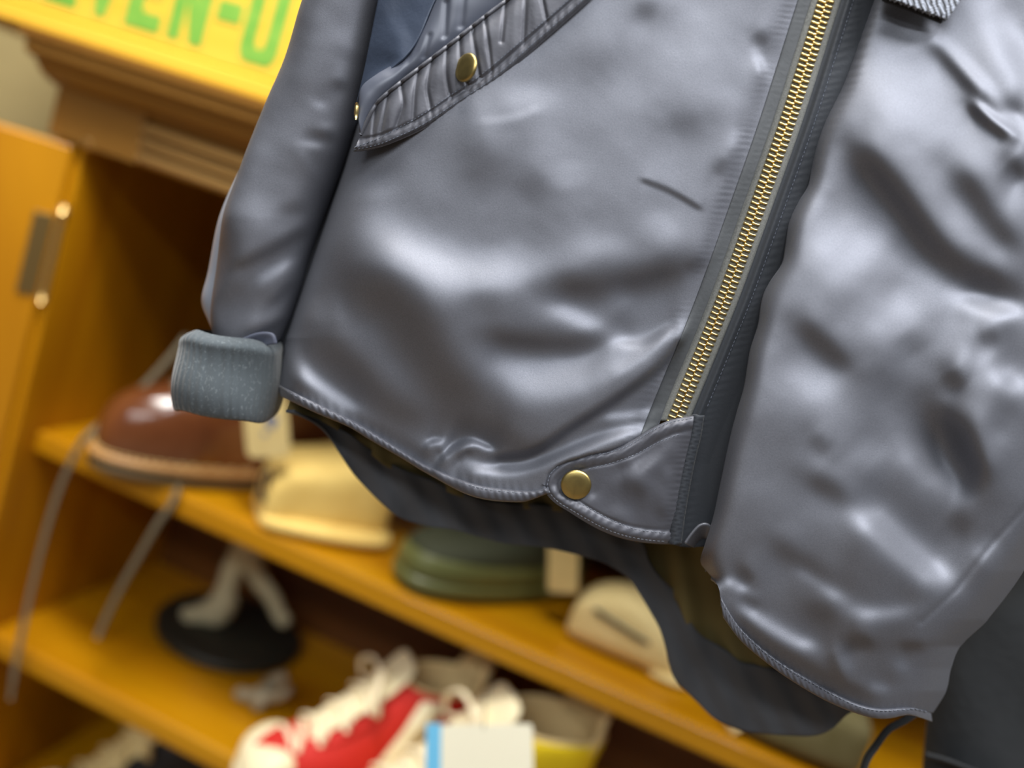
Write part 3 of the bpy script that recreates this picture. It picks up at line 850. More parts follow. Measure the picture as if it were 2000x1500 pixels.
fh = flaph(S[..., 0], S[..., 1])
fl = patch('pocket_flap', S, fh, SATIN2, jk, 0.0018)
fl['label'] = 'gathered pocket flap with brass snap'
fbc = catmull(fB, 300); ftc = catmull(fT, 300)
stitches('stitching', fbc + (ftc - fbc) * 0.09, flaph, fl, THREADD, 8.0, 5.0)
stitches('stitching', fbc + (ftc - fbc) * 0.26, flaph, fl, THREADD, 8.0, 5.0)
v, f = tube(JP(ftc[:, 0], ftc[:, 1], flaph(ftc[:, 0], ftc[:, 1]) + 0.0006), 0.0009, 8, up=JN); mk('piping', v, f, SATIN2, fl)
disc('snap_button', 912, 133, 0.0105, 27 * MMPX, fl, SNAP, tilt=JN * 0.74 - np.cross(JN, (0, 0, 1.0)) * -0.62)

# ---- pocket facing above the flap
pT = [(700, 205), (706, 170), (735, 145), (790, 110), (825, 60), (850, 5), (880, -50), (960, -200)]
pB = [(706, 262), (722, 224), (742, 196), (780, 162), (822, 130), (862, 99), (902, 68), (992, -2), (1130, -120)]
FP = Field(640, 1320, -260, 340, [([(810, 90), (790, 120), (740, 150)], 7, 1.0), ([(770, 120), (720, 170)], 14, 0.7)], [([(872, 5), (868, 70)], 4, -0.001), ([(838, 70), (828, 110)], 4, -0.0008), ([(905, -10), (900, 50)], 5, -0.001), ([(800, 110), (790, 150)], 4, -0.0006)], None, k=0.5, step=2.0, rough=0.15)
S = coons(pT, pB, [(700, 205), (700, 235), (706, 262)], [(960, -200), (1040, -160), (1130, -120)], 120, 50)
vv = np.linspace(0, 1, 50)[:, None]
patch('pocket_facing', S, FP(S[..., 0], S[..., 1]) + 0.0030 * np.sin(vv * pi) ** 0.6 + 0.001, mat('blue_satin', (0.075, 0.085, 0.115), 0.42, 0.15, 0.8), jk, 0.0012)
# deep blue shadowed yoke between sleeve and pocket
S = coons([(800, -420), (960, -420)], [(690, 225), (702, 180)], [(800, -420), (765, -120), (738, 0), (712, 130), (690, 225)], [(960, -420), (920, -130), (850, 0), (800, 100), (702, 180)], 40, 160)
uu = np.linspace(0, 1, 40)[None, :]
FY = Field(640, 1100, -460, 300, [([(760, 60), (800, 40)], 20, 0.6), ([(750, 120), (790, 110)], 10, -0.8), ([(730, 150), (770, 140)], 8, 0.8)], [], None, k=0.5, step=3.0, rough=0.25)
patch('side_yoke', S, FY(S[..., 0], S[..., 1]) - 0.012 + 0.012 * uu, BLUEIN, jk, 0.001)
v, f = tube(JP(np.array([697., 697., 696., 695.]), np.array([200., 208., 222., 234.]), 0.006), [0.0005, 0.0011, 0.0011, 0.0005], 8, up=JN)
mk('zipper_pull', v, f, BRASS, jk)

# ---- webbing tab, upper right
S = coons([(1640, -300), (1800, -270)], [(1738, -6), (1790, 18), (1852, 40)], [(1640, -300), (1690, -150), (1738, -6)], [(1800, -270), (1880, -80), (1891, -6), (1852, 40)], 60, 120)
S = coons([(1720, -300), (1960, -200)], [(1736, -6), (1795, 16), (1850, 38)], [(1720, -300), (1728, -150), (1736, -6)], [(1960, -200), (1925, -80), (1850, 38)], 200, 300)
ST_X = S[..., 0] * 0.93 + S[..., 1] * 0.37
ST_Y = -S[..., 0] * 0.37 + S[..., 1] * 0.93
tri = np.abs(((ST_X / 30.0) % 1.0) - 0.5) * 2
hw = 0.0125 + 0.00010 * np.sin(2 * pi * (ST_Y / 7.0 + tri * 2.0)) - 0.0006 * np.exp(-((38 - S[..., 1]) / 8.0) ** 2)
wb = patch('webbing_strap', S, hw, WEB, jk, 0.0022)
wb['label'] = 'grey woven webbing strap end'
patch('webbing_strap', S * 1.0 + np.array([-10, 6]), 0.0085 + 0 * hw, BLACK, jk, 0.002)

# ---- back panel: olive lining, navy facing band, outer cloth
linE = [(560, 800), (620, 820), (677, 851), (716, 881), (755, 911), (800, 932), (845, 950), (905, 972), (950, 986), (1010, 993), (1070, 996), (1150, 1010), (1210, 1035), (1253, 1068), (1267, 1107), (1290, 1140), (1320, 1173), (1340, 1217),
        (1367, 1253), (1417, 1287), (1450, 1308), (1517, 1322), (1600, 1335), (1680, 1340), (1760, 1360)]
facE = [(575, 800), (620, 826), (644, 851), (668, 890), (704, 941), (755, 992), (785, 1013), (830, 1027), (890, 1036), (935, 1049), (990, 1062), (1070, 1071), (1143, 1088), (1187, 1103), (1227, 1130), (1247, 1157), (1277, 1207),
        (1290, 1233), (1300, 1267), (1307, 1300), (1320, 1330), (1360, 1370), (1400, 1407), (1450, 1427), (1500, 1434), (1583, 1438), (1625, 1424), (1662, 1392), (1760, 1372)]
nb = 220
LN, FC = catmull(linE, nb), catmull(facE, nb)
depth = -0.012 - 0.062 * np.clip(np.sin(np.linspace(0.06, pi - 0.12, nb)), 0, 1) ** 0.6
topc = np.stack([np.linspace(640, 1880, nb), np.full(nb, 560.0)], 1)
vv = np.linspace(0, 1, 60)
S = np.stack([topc * (1 - t) + LN * t for t in vv], 0)
wr = 0.0035 * np.sin(S[..., 0] / 26.0 + S[..., 1] / 90.0) + 0.002 * np.sin(S[..., 0] / 11.0 - S[..., 1] / 60.0)
ln = patch('lining', S, depth[None] + wr * np.clip(vv, 0, 1)[:, None] - 0.001, LINING, jk, 0.001)
ln['label'] = 'olive inner lining'
vv = np.linspace(-0.12, 1, 24)
S = np.stack([LN * (1 - t) + FC * t for t in vv], 0)
wr2 = 0.0014 * np.sin(S[..., 0] / 23.0 + S[..., 1] / 40.0) + 0.0008 * np.sin(S[..., 0] / 9.0 - S[..., 1] / 17.0)
fc = patch('hem_facing', S, depth[None] + 0.0015 + wr2, FACING, jk, 0.0015)
fc['label'] = 'dark navy facing band inside the back hem'
hf_i = lambda x, y: 0 * x
S = np.stack([topc * (1 - t) + (FC + np.array([0, -3])) * t for t in np.linspace(0, 1, 50)], 0)
patch('back_panel', S, depth[None] - 0.010 + 0 * S[..., 0], SATIN, jk, 0.0012)

# ---- upper body, shoulders and far sleeve (above and beside the picture)
UB, UT = [(830, -424), (1300, -424), (1754, -424), (2100, -424), (2520, -424)], [(1117, -1331), (1400, -1320), (1800, -1225), (2010, -1157), (2250, -1070), (2600, -860), (2827, -755)]
S = coons(UT, UB, [(1117, -1331), (1010, -1050), (900, -700), (830, -424)], [(2827, -755), (2720, -650), (2600, -510), (2520, -424)], 80, 60)
uu = np.linspace(-1, 1, 80)[None, :]; tt_ = np.linspace(0, 1, 60)[:, None]
FU = Field(700, 2900, -1400, -300, [], [], None, k=0.5, step=8.0, rough=0.12)
hu = FU(S[..., 0], S[..., 1]) + 0.004 - 0.040 * np.abs(uu) ** 6 - 0.035 * (1 - tt_) ** 3 - 0.004 * tt_ ** 4
patch('upper_front', S, hu, SATIN, jk, 0.0014)
patch('upper_back', S, -0.085 + 0.040 * np.abs(uu) ** 6 + 0.048 * (1 - tt_) ** 3 + 0 * S[..., 0], SATIN, jk, 0.0014)
S = coons([(830, -424), (1700, -424), (2520, -424)], [(640, 560), (1250, 560), (1880, 560)], [(830, -424), (735, 60), (640, 560)], [(2520, -424), (2250, 60), (1880, 560)], 60, 40)
patch('mid_back', S, -0.085 + 0.045 * np.abs(np.linspace(-1, 1, 60))[None, :] ** 4 + 0 * S[..., 0], SATIN, jk, 0.0014)

# ---- sleeve
NS = 420
SL = catmull([(1050, -1325), (900, -880), (735, -420), (640, -130), (590, 0), (545, 130), (490, 245), (440, 335), (402, 425), (380, 530), (366, 590), (380, 632), (398, 672)], NS)
SLF = catmull([(1050, -1325), (900, -880), (735, -420), (640, -130), (590, 0), (545, 130), (498, 245), (464, 335), (432, 425), (414, 530), (404, 590), (402, 632), (408, 672)], NS)
SR = catmull([(1200, -1300), (1060, -880), (900, -420), (795, -130), (750, 0), (724, 110), (698, 210), (664, 310), (630, 400), (592, 500), (575, 560), (555, 622), (536, 668)], NS)
tS = [([(560, 90), (530, 200), (500, 330)], 16, 0.35), ([(505, 560), (545, 530), (600, 500)], 10, 1.1), ([(490, 380), (560, 440)], 26, 0.3),
      ([(470, 525), (540, 490), (610, 445)], 7, -1.4), ([(425, 610), (470, 565), (500, 545)], 14, -0.9), ([(530, 600), (580, 545)], 6, -0.9), ([(440, 635), (500, 620), (550, 605)], 14, 0.4),
      ([(480, 655), (530, 640), (562, 622)], 7, -1.2), ([(620, 265), (665, 275)], 6, -1.0), ([(600, 285), (650, 293)], 6, 0.9), ([(660, 180), (690, 170)], 8, -1.2), ([(630, 205), (650, 225)], 6, 0.8), ([(605, 290), (630, 350)], 5, 0.6),
      ([(660, 240), (650, 262)], 6, 0.7), ([(560, 420), (610, 400)], 10, -0.6), ([(470, 400), (440, 520)], 14, -0.4), ([(700, 100), (690, 140)], 14, -0.5)]
seamL = [(600, 0), (545, 170), (492, 250), (455, 350), (430, 440), (412, 550), (402, 640)]
FS = Field(320, 960, -480, 720, tS, [], None, k=0.5, step=3.0, rough=0.12)
na = 72
an = np.linspace(0, 2 * pi, na, endpoint=False)
rd = np.interp(np.linspace(0, 1, NS), [0, .65, .88, 1], [0.036, 0.030, 0.024, 0.016])
def sleeve_tube(L_, R_, off, rdep, disp):
    P = []
    for a in an:
        ca = np.sign(cos(a)) * abs(cos(a)) ** 0.9
        c = (L_ + R_) / 2 + (R_ - L_) / 2 * ca
        h = off + rdep * (np.sign(sin(a)) * abs(sin(a)) ** 0.8)
        if sin(a) > 0 and disp:
            h = h + FS(c[:, 0], c[:, 1]) * min(1.0, sin(a) * 3)
        # the sleeve lies on one plane at its own distance
        P.append(JP(c[:, 0], c[:, 1], np.full(NS, -0.030)) + (h + 0.030)[:, None] * JN)
    return np.stack(P, 1)

gs = np.array(LE, float)
gcv = catmull(gs, 120)
S = np.stack([gcv + np.array([dx, 0]) for dx in (-50, -25, 0, 22)], 1)
patch('gap_shade_strip', S, -0.045 + 0 * S[..., 0], mat('gap_shade', (0.020, 0.022, 0.028), 0.7), jk, 0.001)  # added dark strip standing in for the shade between sleeve and body
slv = mk('sleeve', sleeve_tube(SLF, SR, -0.040, rd, True), gridfaces(NS, na, True), SATIN, jk)
slv['label'] = 'satin sleeve hanging beside the pocket'
sb_ = mk('sleeve_underside', sleeve_tube(SL, SR - np.array([30, 0]), -0.052, rd * 0.8, False), gridfaces(NS, na, True), mat('lit_sleeve_satin', (0.34, 0.38, 0.46), 0.45, 0.3), slv)  # back half of the sleeve, light falling on it put into a paler colour
fs0 = catmull([(2790, -760), (2640, -300), (2470, 200), (2340, 600), (2280, 820)], 120)
fs1 = catmull([(2960, -690), (2860, -230), (2720, 280), (2560, 690), (2470, 890)], 120)
P = []
for a in an:
    c = (fs0 + fs1) / 2 + (fs1 - fs0) / 2 * cos(a)
    P.append(JP(c[:, 0], c[:, 1], np.full(120, -0.030)) + (0.028 * sin(a)) * JN)
mk('sleeve', np.stack(P, 1), gridfaces(120, na, True), SATIN, jk)
# lining tuck visible above the cuff
tk = catmull([(462, 668), (490, 655), (515, 650), (534, 654), (540, 672)], 24)
S = np.stack([tk * (1 - t) + np.array([[505, 676]]) * t for t in np.linspace(0, .9, 6)], 0)
patch('sleeve_tuck', S, -0.026 + 0.004 * np.linspace(1, 0, 6)[:, None] + 0 * S[..., 0], mat('blue_lining', (0.09, 0.10, 0.14), 0.5), slv, 0.001)
# ---- turned-back knit cuff
prof = [(0.10, -6, .80), (0.02, 0, .93), (0.0, 6, .985), (0.03, 14, 1.0), (0.10, 24, 0.985), (0.3, 50, 0.99), (0.5, 75, 1.02), (0.7, 105, 1.03), (0.85, 128, 1.01), (0.95, 142, .985), (1.0, 150, .94), (0.98, 148, .82), (.8, 120, .78)]
cT, cTR = np.array([350, 648.]), np.array([542, 671.])
axd = np.array([-0.075, 1.0])
na = 160; P = []
for _, dy, wdt in prof:
    row = []
    mid = (cT + cTR) / 2 + axd * dy; hwv = (cTR - cT) / 2 * wdt
    for k in range(na):
        a = 2 * pi * k / na
        rib = 0.00030 * cos(k * 2 * pi / na * 40)
        c = mid + hwv * (np.sign(cos(a)) * abs(cos(a)) ** .75) + np.array([3.5 * sin(3 * a + dy / 40), 4.0 * sin(2 * a + 1) + 2 * sin(5 * a)])
        h = -0.036 + (0.024 * wdt ** 2) * (np.sign(sin(a)) * abs(sin(a)) ** .8) + rib + 0.0012 * sin(dy / 24.0 + 2 * a)
        row.append(JP(c[0], c[1], -0.030) + (h + 0.030) * JN)
    P.append(row)
cf = mk('knit_cuff', np.array(P), gridfaces(len(prof), na, True), KNIT, jk)
cf['label'] = 'grey ribbed knit cuff turned back'
ss = cf.modifiers.new('sub', 'SUBSURF'); ss.levels = 1; ss.render_levels = 2

# ---- drawstring under the hem
dp = catmull([(1800, 1385), (1765, 1408), (1735, 1425), (1712, 1455), (1690, 1492), (1676, 1560)], 40)
v, f = tube(JP(dp[:, 0], dp[:, 1], -0.035), 0.0020, 8, up=JN); mk('drawstring', v, f, CHAR, jk)

# ================================================================== DARK GARMENT, lower right
dg = root('dark_jacket', JP(1960, 1560, -0.10), 'charcoal cotton garment hanging behind the navy jacket at lower right', 'garment')
gl = catmull([(2520, -300), (2340, 300), (2180, 760), (2080, 960), (1990, 1110), (1900, 1190), (1835, 1290), (1815, 1390), (1808, 1450), (1802, 1530), (1795, 1620)], 120)
gr = catmull([(3050, -300), (2860, 300), (2720, 760), (2660, 960), (2600, 1150), (2560, 1300), (2520, 1400), (2480, 1500), (2440, 1620), (2430, 1650), (2420, 1680)], 120)
na = 64; P = []
for a in np.linspace(0, 2 * pi, na, endpoint=False):
    c = (gl + gr) / 2 + (gr - gl) / 2 * cos(a)
    wr = 0.005 * np.sin(c[:, 0] / 61 + c[:, 1] / 140) + 0.002 * np.sin(c[:, 0] / 37 - c[:, 1] / 59) + 0.0012 * np.sin(c[:, 0] / 17 + c[:, 1] / 23)
    P.append(JP(c[:, 0], c[:, 1], np.full(120, -0.110)) + (0.030 * sin(a) + wr * max(0, sin(a)))[:, None] * JN)
P = np.stack(P, 1)
mk('body', P, gridfaces(120, na, True), CHAR, dg)
q = catmull([(1808, 1468), (1850, 1480), (1900, 1498), (1960, 1520)], 40)
S = np.stack([q + np.array([0, d]) for d in (0, 4, 8, 12)], 0)
patch('hem_seam', S, np.array([[-0.097], [-0.082], [-0.082], [-0.085]]) + 0 * S[..., 0] + 0.014 * np.linspace(-1, 1, 40)[None] * 0, CHAR, dg, 0.002)

# ================================================================== SHOES

def shoe_rings(levels, n=56):
    """levels: (z, x_front, x_heel, half width, width at heel share)"""
    R = []
    for z, xf, xh, wd, hk in levels:
        t = np.arange(n) * 2 * pi / n
        cx, a = (xf + xh) / 2, (xf - xh) / 2
        c, s_ = np.cos(t), np.sin(t)
        wq = wd * (hk + (1 - hk) * (0.5 + 0.5 * np.sin(np.clip(c + 0.1, -1, 1) * pi / 2)))
        R.append(np.stack([cx + a * np.sign(c) * np.abs(c) ** 0.85, wq * np.sign(s_) * np.abs(s_) ** 0.8, np.full(n, z)], 1))
    return np.array(R)


def ringmesh(name, levels, mtl, par, cap=None, n=56, sub=True, thick=0):
    R = shoe_rings(levels, n)
    V = R.reshape(-1, 3); f = gridfaces(len(levels), n, True).tolist()
    if cap in ('bottom', 'both'): f.append(list(range(n)))
    if cap in ('top', 'both'): f.append([(len(levels) - 1) * n + i for i in range(n)][::-1])
    o = mk(name, V, f, mtl, par, True, local=True)
    if thick: solid(o, thick, -1)
    if sub:
        s_ = o.modifiers.new('sub', 'SUBSURF'); s_.levels = 1; s_.render_levels = 1
    return o


def lacebar(par, x, z, hw_, mtl, r=0.004, sag=0.006, tilt=0.0, name='lace'):
    ys_ = np.linspace(-1, 1, 9)
    p = np.stack([x + tilt * ys_, ys_ * hw_, z - sag * ys_ ** 2], 1)
    v, f = tube(p, [r * .8] + [r] * 7 + [r * .8], 8, flat=0.5)
    return mk(name, v, f, mtl, par, local=True)

# ---------- brown boot (toe = local +x)
toe = np.array([-0.603, -0.004, Z1])
ang = radians(180 + 56)
bd = np.array([cos(ang), sin(ang), 0])
bo = toe - bd * 0.168
bt = root('leather_boot', (bo[0], bo[1], Z1), 'polished brown leather lace-up boot with tan welt on the upper shelf', 'boot', rotz=ang); bt.scale = (1.12, 1.15, 1.26)
ringmesh('sole', [(0.0, .147, -.135, .046, .80), (0.003, .150, -.138, .049, .80), (0.010, .151, -.139, .050, .80), (0.013, .149, -.137, .048, .80)], SOLE, bt, 'both')
ringmesh('welt', [(0.012, .151, -.139, .050, .80), (0.015, .153, -.140, .052, .80), (0.020, .152, -.139, .0515, .80), (0.022, .146, -.135, .047, .80)], LEATHT, bt, 'both')
ringmesh('upper', [(0.019, .144, -.133, .045, .80), (0.036, .146, -.135, .047, .78), (0.054, .142, -.136, .0475, .76), (0.066, .131, -.136, .046, .75), (0.077, .110, -.135, .0425, .76), (0.086, .080, -.134, .040, .80), (0.096, .050, -.132, .038, .84),
                   (0.110, .022, -.130, .037, .9), (0.130, .002, -.130, .037, .95), (0.150, -.010, -.131, .037, 1), (0.165, -.015, -.132, .038, 1)], LEATHER, bt, None, thick=0.003)
tg = ringmesh('tongue', [(0.080, .085, .070, .018, 1), (0.11, .035, .022, .022, 1), (0.15, .004, -.006, .026, 1), (0.182, -.004, -.012, .028, 1)], LEATHT, bt, 'both', n=24)
for k, (x, z) in enumerate([(.088, .0865), (.066, .0945), (.047, .103), (.031, .113), (.018, .126)]):
    lacebar(bt, x, z, .027, LACE, .0028, .010, tilt=.006)
st = []
for k in range(70):
    a = 2 * pi * k / 70
    R = shoe_rings([(0.0228, .1475, -.1365, .0485, .80)], 70)[0]
    p, q = R[k], R[(k + 1) % 70]
    st.append(tube([p, p + (q - p) * .6], .0008, 5))
v, f = join(st); o = mk('welt_stitching', v, f, PAPER, bt, local=True); o['kind'] = 'stuff'

# loose laces of the boot, two ends hanging over the shelf edge
def worldpart(name, path, r, mtl, par, flat=0.4, up=(0, -1, 0)):
    v, f = tube(path, r, 8, flat=flat, up=up)
    Mi = par.matrix_world.inverted() if False else (Matrix.Translation(par.location) @ par.rotation_euler.to_matrix().to_4x4() @ Matrix.Diagonal((*par.scale, 1.0))).inverted()
    v = np.array([list(Mi @ Vector(q)) for q in v])
    return mk(name, v, f, mtl, par, local=True)

def mix(ptsY):
    return np.array([onY(np.array(float(x)), np.array(float(y)), Y) for x, y, Y in ptsY])
lp = catmull(mix([(365, 655, .060), (330, 700, .045), (270, 765, .03), (215, 815, .015), (172, 850, .004), (150, 880, .004), (118, 950, .006), (92, 1030, .008), (66, 1130, .010), (46, 1220, .010), (30, 1300, .010), (20, 1365, .010)]), 90)
worldpart('loose_lace', lp, [0.0040] * 86 + [.0036, .003, .003, .003], LACE, bt, 0.5)
lp = catmull(mix([(350, 945, .026), (335, 985, .020), (310, 1020, .020), (275, 1080, .022), (240, 1140, .024), (210, 1200, .026), (190, 1245, .026)]), 60)
worldpart('loose_lace', lp, 0.0040, LACE, bt, 0.5)

# swing tag by the boot

def card(name, cx, cy_, Y, wpx, hpx, rot, mtl, label, cat, corner=0.15, mark=None, tiltx=0.0):
    c = onY(np.array(float(cx)), np.array(float(cy_)), Y)
    sc = np.linalg.norm(c - CAM) / F
    W, H = wpx * sc / 2, hpx * sc / 2
    pts = []
    r = corner * min(W, H) * 2
    for sx, sy, a0 in ((1, 1, 0), (-1, 1, 90), (-1, -1, 180), (1, -1, 270)):
        for a in (0, 30, 60, 90):
            t = radians(a0 + a)
            pts.append((sx * (W - r) + r * cos(t), sy * (H - r) + r * sin(t)))
    R = root(name, c, label, cat, rot=(tiltx, rot, radians(6)), group='paper tags tied to the shoes')
    v, f = prism(pts, -0.0005, 0.0005, 1)
    cardo = mk('card', v, f, mtl, R, False, local=True)
    if mark:
        for mx, my, mr, mm in mark:
            pp = [(mx * W + mr * W * cos(t) * (1 + .3 * sin(3 * t)), my * H + mr * W * sin(t) * 1.1) for t in np.linspace(0, 2 * pi, 14, endpoint=False)]
            v, f = prism(pp, -0.0008, -0.0004, 1); mk('ink_mark', v, f, mm, cardo, False, local=True)
    # string up to whatever it hangs from
    v, f = tube([(0, -.0006, H * .85), (0.001, -.001, H * 1.3), (0.0005, 0.004, H * 2.0)], .0006, 6, up=(0, 1, 0)); mk('string', v, f, LACE, R, local=True)
    return R

card('price_tag', 520, 828, 0.03, 88, 128, radians(-22), PAPER, 'cream price tag hanging below the knit cuff beside the brown boot', 'tag', 0.16, [(.25, .05, .3, SMUDGE), (-.1, -.3, .12, SMUDGE)])
card('price_tag', 1100, 1108, 0.10, 58, 100, radians(-18), PAPER, 'small cream price tag hanging in shadow beside the olive shoe', 'tag', 0.12)

# ---------- cream cap

def cap_thing(name, px, py, Yoff, width, height, depth_, rotz, label, mtl, band, brim=None, tilt=0.0):
    c = onZ(np.array(float(px)), np.array(float(py)), Z1)
    R = root(name, (c[0], c[1] + Yoff, Z1), label, 'cap', rotz=rotz)
    lv = [(0.0, .50, -.50, .50, 1), (0.06, .505, -.505, .505, 1), (0.2, .50, -.50, .50, 1), (0.22, .49, -.49, .49, 1), (0.45, .475, -.475, .475, 1), (0.65, .43, -.435, .43, 1), (0.82, .35, -.36, .35, 1), (0.93, .24, -.25, .24, 1), (1.0, .06, -.06, .06, 1)]
    lv2 = [(z * height, a * width, b * width, d * depth_, k) for z, a, b, d, k in lv]
    cr_ = ringmesh('crown', [(z, a, b, d, k) for z, a, b, d, k in lv2[3:]], mtl, R, 'top', n=48)
    ringmesh('band', lv2[:4], band, R, 'bottom', n=48)
    if brim:
        pts_o, pts_i = [], []
        V = []; nb_ = 25
        for i, t in enumerate(np.linspace(-1.15, 1.15, nb_)):
            ix, iy = .49 * width * cos(t), .49 * depth_ * sin(t)
            k = cos(t / 1.15 * pi / 2) ** .7
            ox, oy = ix + brim * k * (1 if cos(t) > -2 else 0), iy * (1 + .05 * k)
            V += [(ix, iy, .004), (ix * .5 + ox * .5, iy * .5 + oy * .5, .007), (ox, oy, .0015)]
        o = mk('brim', V, gridfaces(nb_, 3), mtl, R, local=True); solid(o, .003, 1)
    return R, cr_

# folded cream cloth cap, peaked towards the upper right
ccx = onZ(np.array(600.), np.array(1010.), Z1)
R1 = root('canvas_cap', (-0.371, 0.114, Z1), 'cream canvas cap with a small black mark, on the upper shelf beside the boot', 'cap', rotz=radians(36))


def loft_local(name, secs, mtl, par, n=40, cap='both', sub=True, pw=0.8):
    """secs: (x, z0, z1, y half, y shift, roundness) sections across x"""
    V = []
    for x, z0, z1, yh, ysft, pw_ in secs:
        for k in range(n):
            a = 2 * pi * k / n
            V.append((x, ysft + yh * np.sign(cos(a)) * abs(cos(a)) ** pw_, (z0 + z1) / 2 + (z1 - z0) / 2 * np.sign(sin(a)) * abs(sin(a)) ** pw_))
    f = gridfaces(len(secs), n, True).tolist()
    f.append(list(range(n))); f.append([(len(secs) - 1) * n + i for i in range(n)][::-1])
    o = mk(name, V, f, mtl, par, local=True)
    if sub:
        s_ = o.modifiers.new('sub', 'SUBSURF'); s_.levels = 1; s_.render_levels = 2
    return o

loft_local('crown', [(-.078, .006, .030, .035, 0, .6), (-.074, .004, .052, .045, 0, .55), (-.062, .002, .069, .050, 0, .45), (-.045, .002, .075, .052, .002, .42), (-.015, .002, .082, .056, .004, .5), (.015, .002, .094, .058, .006, .5), (.040, .002, .098, .058, .008, .5), (.058, .003, .085, .054, .008, .55), (.070, .006, .06, .045, .008, .6)], CANVAS, R1)
loft_local('rolled_brim', [(-.080, .000, .014, .036, -.004, .7), (-.070, .000, .018, .056, -.004, .7), (-.03, 0, .020, .066, -.004, .7), (.02, 0, .021, .070, -.003, .7), (.06, 0, .020, .066, 0, .7), (.078, 0, .014, .048, 0, .7)], CANVAS, R1)
mk_p = onY(np.array([515., 508., 512., 522., 527., 520.]), np.array([968., 955., 935., 920., 930., 950.]), 0.034)
worldpart('black_mark', catmull(mk_p, 24), .0022, BLACK, R1, 0.6)
worldpart('black_mark', catmull(mk_p[:1] + np.array([[0, 0, 0], [-.003, 0, -.002], [-.005, 0, -.003]]), 8), .0055, BLACK, R1, 0.6)

# ---------- olive shoe
oc = onZ(np.array(905.), np.array(1178.), Z1)
ang = radians(180 + 54)
os_ = root('olive_shoe', (-0.166, 0.146, Z1), 'olive green rubber-soled canvas shoe on the upper shelf below the hem', 'shoe', rotz=ang)
ringmesh('sole', [(0, .125, -.13, .050, .85), (.004, .129, -.134, .054, .85), (.018, .131, -.136, .056, .85), (.023, .129, -.134, .0545, .85)], OLIVE, os_, 'both')
ringmesh('foxing', [(.022, .1275, -.1325, .053, .85), (.026, .129, -.134, .0545, .85), (.040, .127, -.133, .0535, .85), (.045, .122, -.130, .050, .85)], OLIVE, os_, None)
ringmesh('upper', [(.043, .120, -.128, .049, .85), (.052, .108, -.127, .0475, .84), (.060, .080, -.126, .045, .84), (.064, .055, -.124, .042, .86), (.070, .035, -.122, .040, .9), (.076, .025, -.122, .039, .95)], OLIVED, os_, None, thick=.003)
for k, x in enumerate((.07, .055, .042)):
    lacebar(os_, x, .066 + k * .004, .024, OLIVED, .003, .006)
ringmesh('tongue', [(0.066, .045, .038, .02, 1), (.09, .02, .013, .024, 1), (.105, .012, .006, .024, 1)], BLACK, os_, 'both', n=24)

# ---------- pale cap with dark stripe
c2 = onZ(np.array(1200.), np.array(1292.), Z1)
R2 = root('striped_cap', (-0.006, 0.118, Z1), 'pale cream cap with one dark slanting stripe on the upper shelf under the lining', 'cap', rotz=radians(-2))
loft_local('crown', [(-.058, .004, .030, .022, 0, .6), (-.055, .002, .042, .030, 0, .5), (-.045, .001, .054, .034, 0, .45), (-.025, .001, .066, .036, 0, .45), (0, .001, .070, .037, 0, .5), (.025, .001, .064, .036, 0, .55), (.045, .001, .048, .033, 0, .6), (.060, .001, .028, .028, 0, .7), (.070, .002, .014, .02, 0, .8)], CANVASW, R2)
loft_local('brim', [(.030, .000, .010, .028, -.002, .8), (.055, 0, .010, .032, -.004, .8), (.075, 0, .009, .028, -.004, .8), (.086, .001, .007, .018, -.004, .8)], CANVASW, R2)
loft_local('stripe', [(-.036, .0425, .0455, .002, -.0350, .7), (-.03, .042, .047, .003, -.0360, .7), (0, .037, .042, .003, -.0370, .7), (.026, .0325, .0375, .003, -.0355, .7), (.03, .033, .036, .002, -.034, .7)], DKGREY, R2)

# pale shoe behind it: only its lace loops and toe show
p3 = onY(np.array([1160., 1230.]), np.array([1130., 1150.]), 0.20)
R3 = root('pale_sneaker', (0.085, 0.272, Z1), 'pale cream sneaker half hidden behind the striped cap', 'shoe', rotz=radians(182)); R3.scale = (.85, .85, .85)
ringmesh('sole', [(0, .12, -.13, .046, .85), (.004, .124, -.134, .050, .85), (.022, .124, -.134, .050, .85), (.026, .12, -.13, .047, .85)], OLIVED, R3, 'both')
ringmesh('upper', [(.024, .118, -.128, .046, .85), (.05, .112, -.127, .046, .84), (.066, .085, -.126, .044, .84), (.080, .055, -.124, .042, .86), (.095, .03, -.122, .040, .9), (.115, .012, -.122, .039, .95)], OLIVED, R3, None, thick=.003)
ringmesh('tongue', [(.08, .06, .05, .02, 1), (.115, .03, .02, .024, 1), (.135, .02, .012, .022, 1)], CANVASW, R3, 'both', n=24)
for k, (x, z) in enumerate([(.075, .078), (.058, .088), (.042, .099)]):
    lacebar(R3, x, z, .028, WLACE, .004, .008)

# ---------- folded olive pouch, lower right of the shelf
c4 = onZ(np.array(1560.), np.array(1500.), Z1)
R4 = root('cloth_hat', (0.178, 0.090, Z1), 'faded olive cloth hat with cream tabs on the upper shelf under the back hem', 'hat', rotz=radians(2))
loft_local('crown', [(-.075, .003, .036, .035, 0, .6), (-.065, .001, .050, .046, 0, .5), (-.03, .001, .062, .052, 0, .45), (.02, .001, .066, .053, 0, .45), (.05, .001, .062, .050, 0, .45), (.066, .002, .052, .042, 0, .5)], mat('faded_olive', (0.17, 0.145, 0.055), 0.9, noise=((40, 40, 40), .35, .7, (.21, .18, .08)), bump=(200, .3, .003)), R4)
tb = mix([(1425, 1405, .045), (1432, 1415, .04), (1440, 1425, .042)])
worldpart('cream_tab', tb, .0075, INNER, R4, .5)
tb = mix([(1628, 1418, .06), (1645, 1408, .055), (1662, 1396, .06)])
worldpart('cream_tab', tb, [.008, .010, .006], CANVASW, R4, .5)

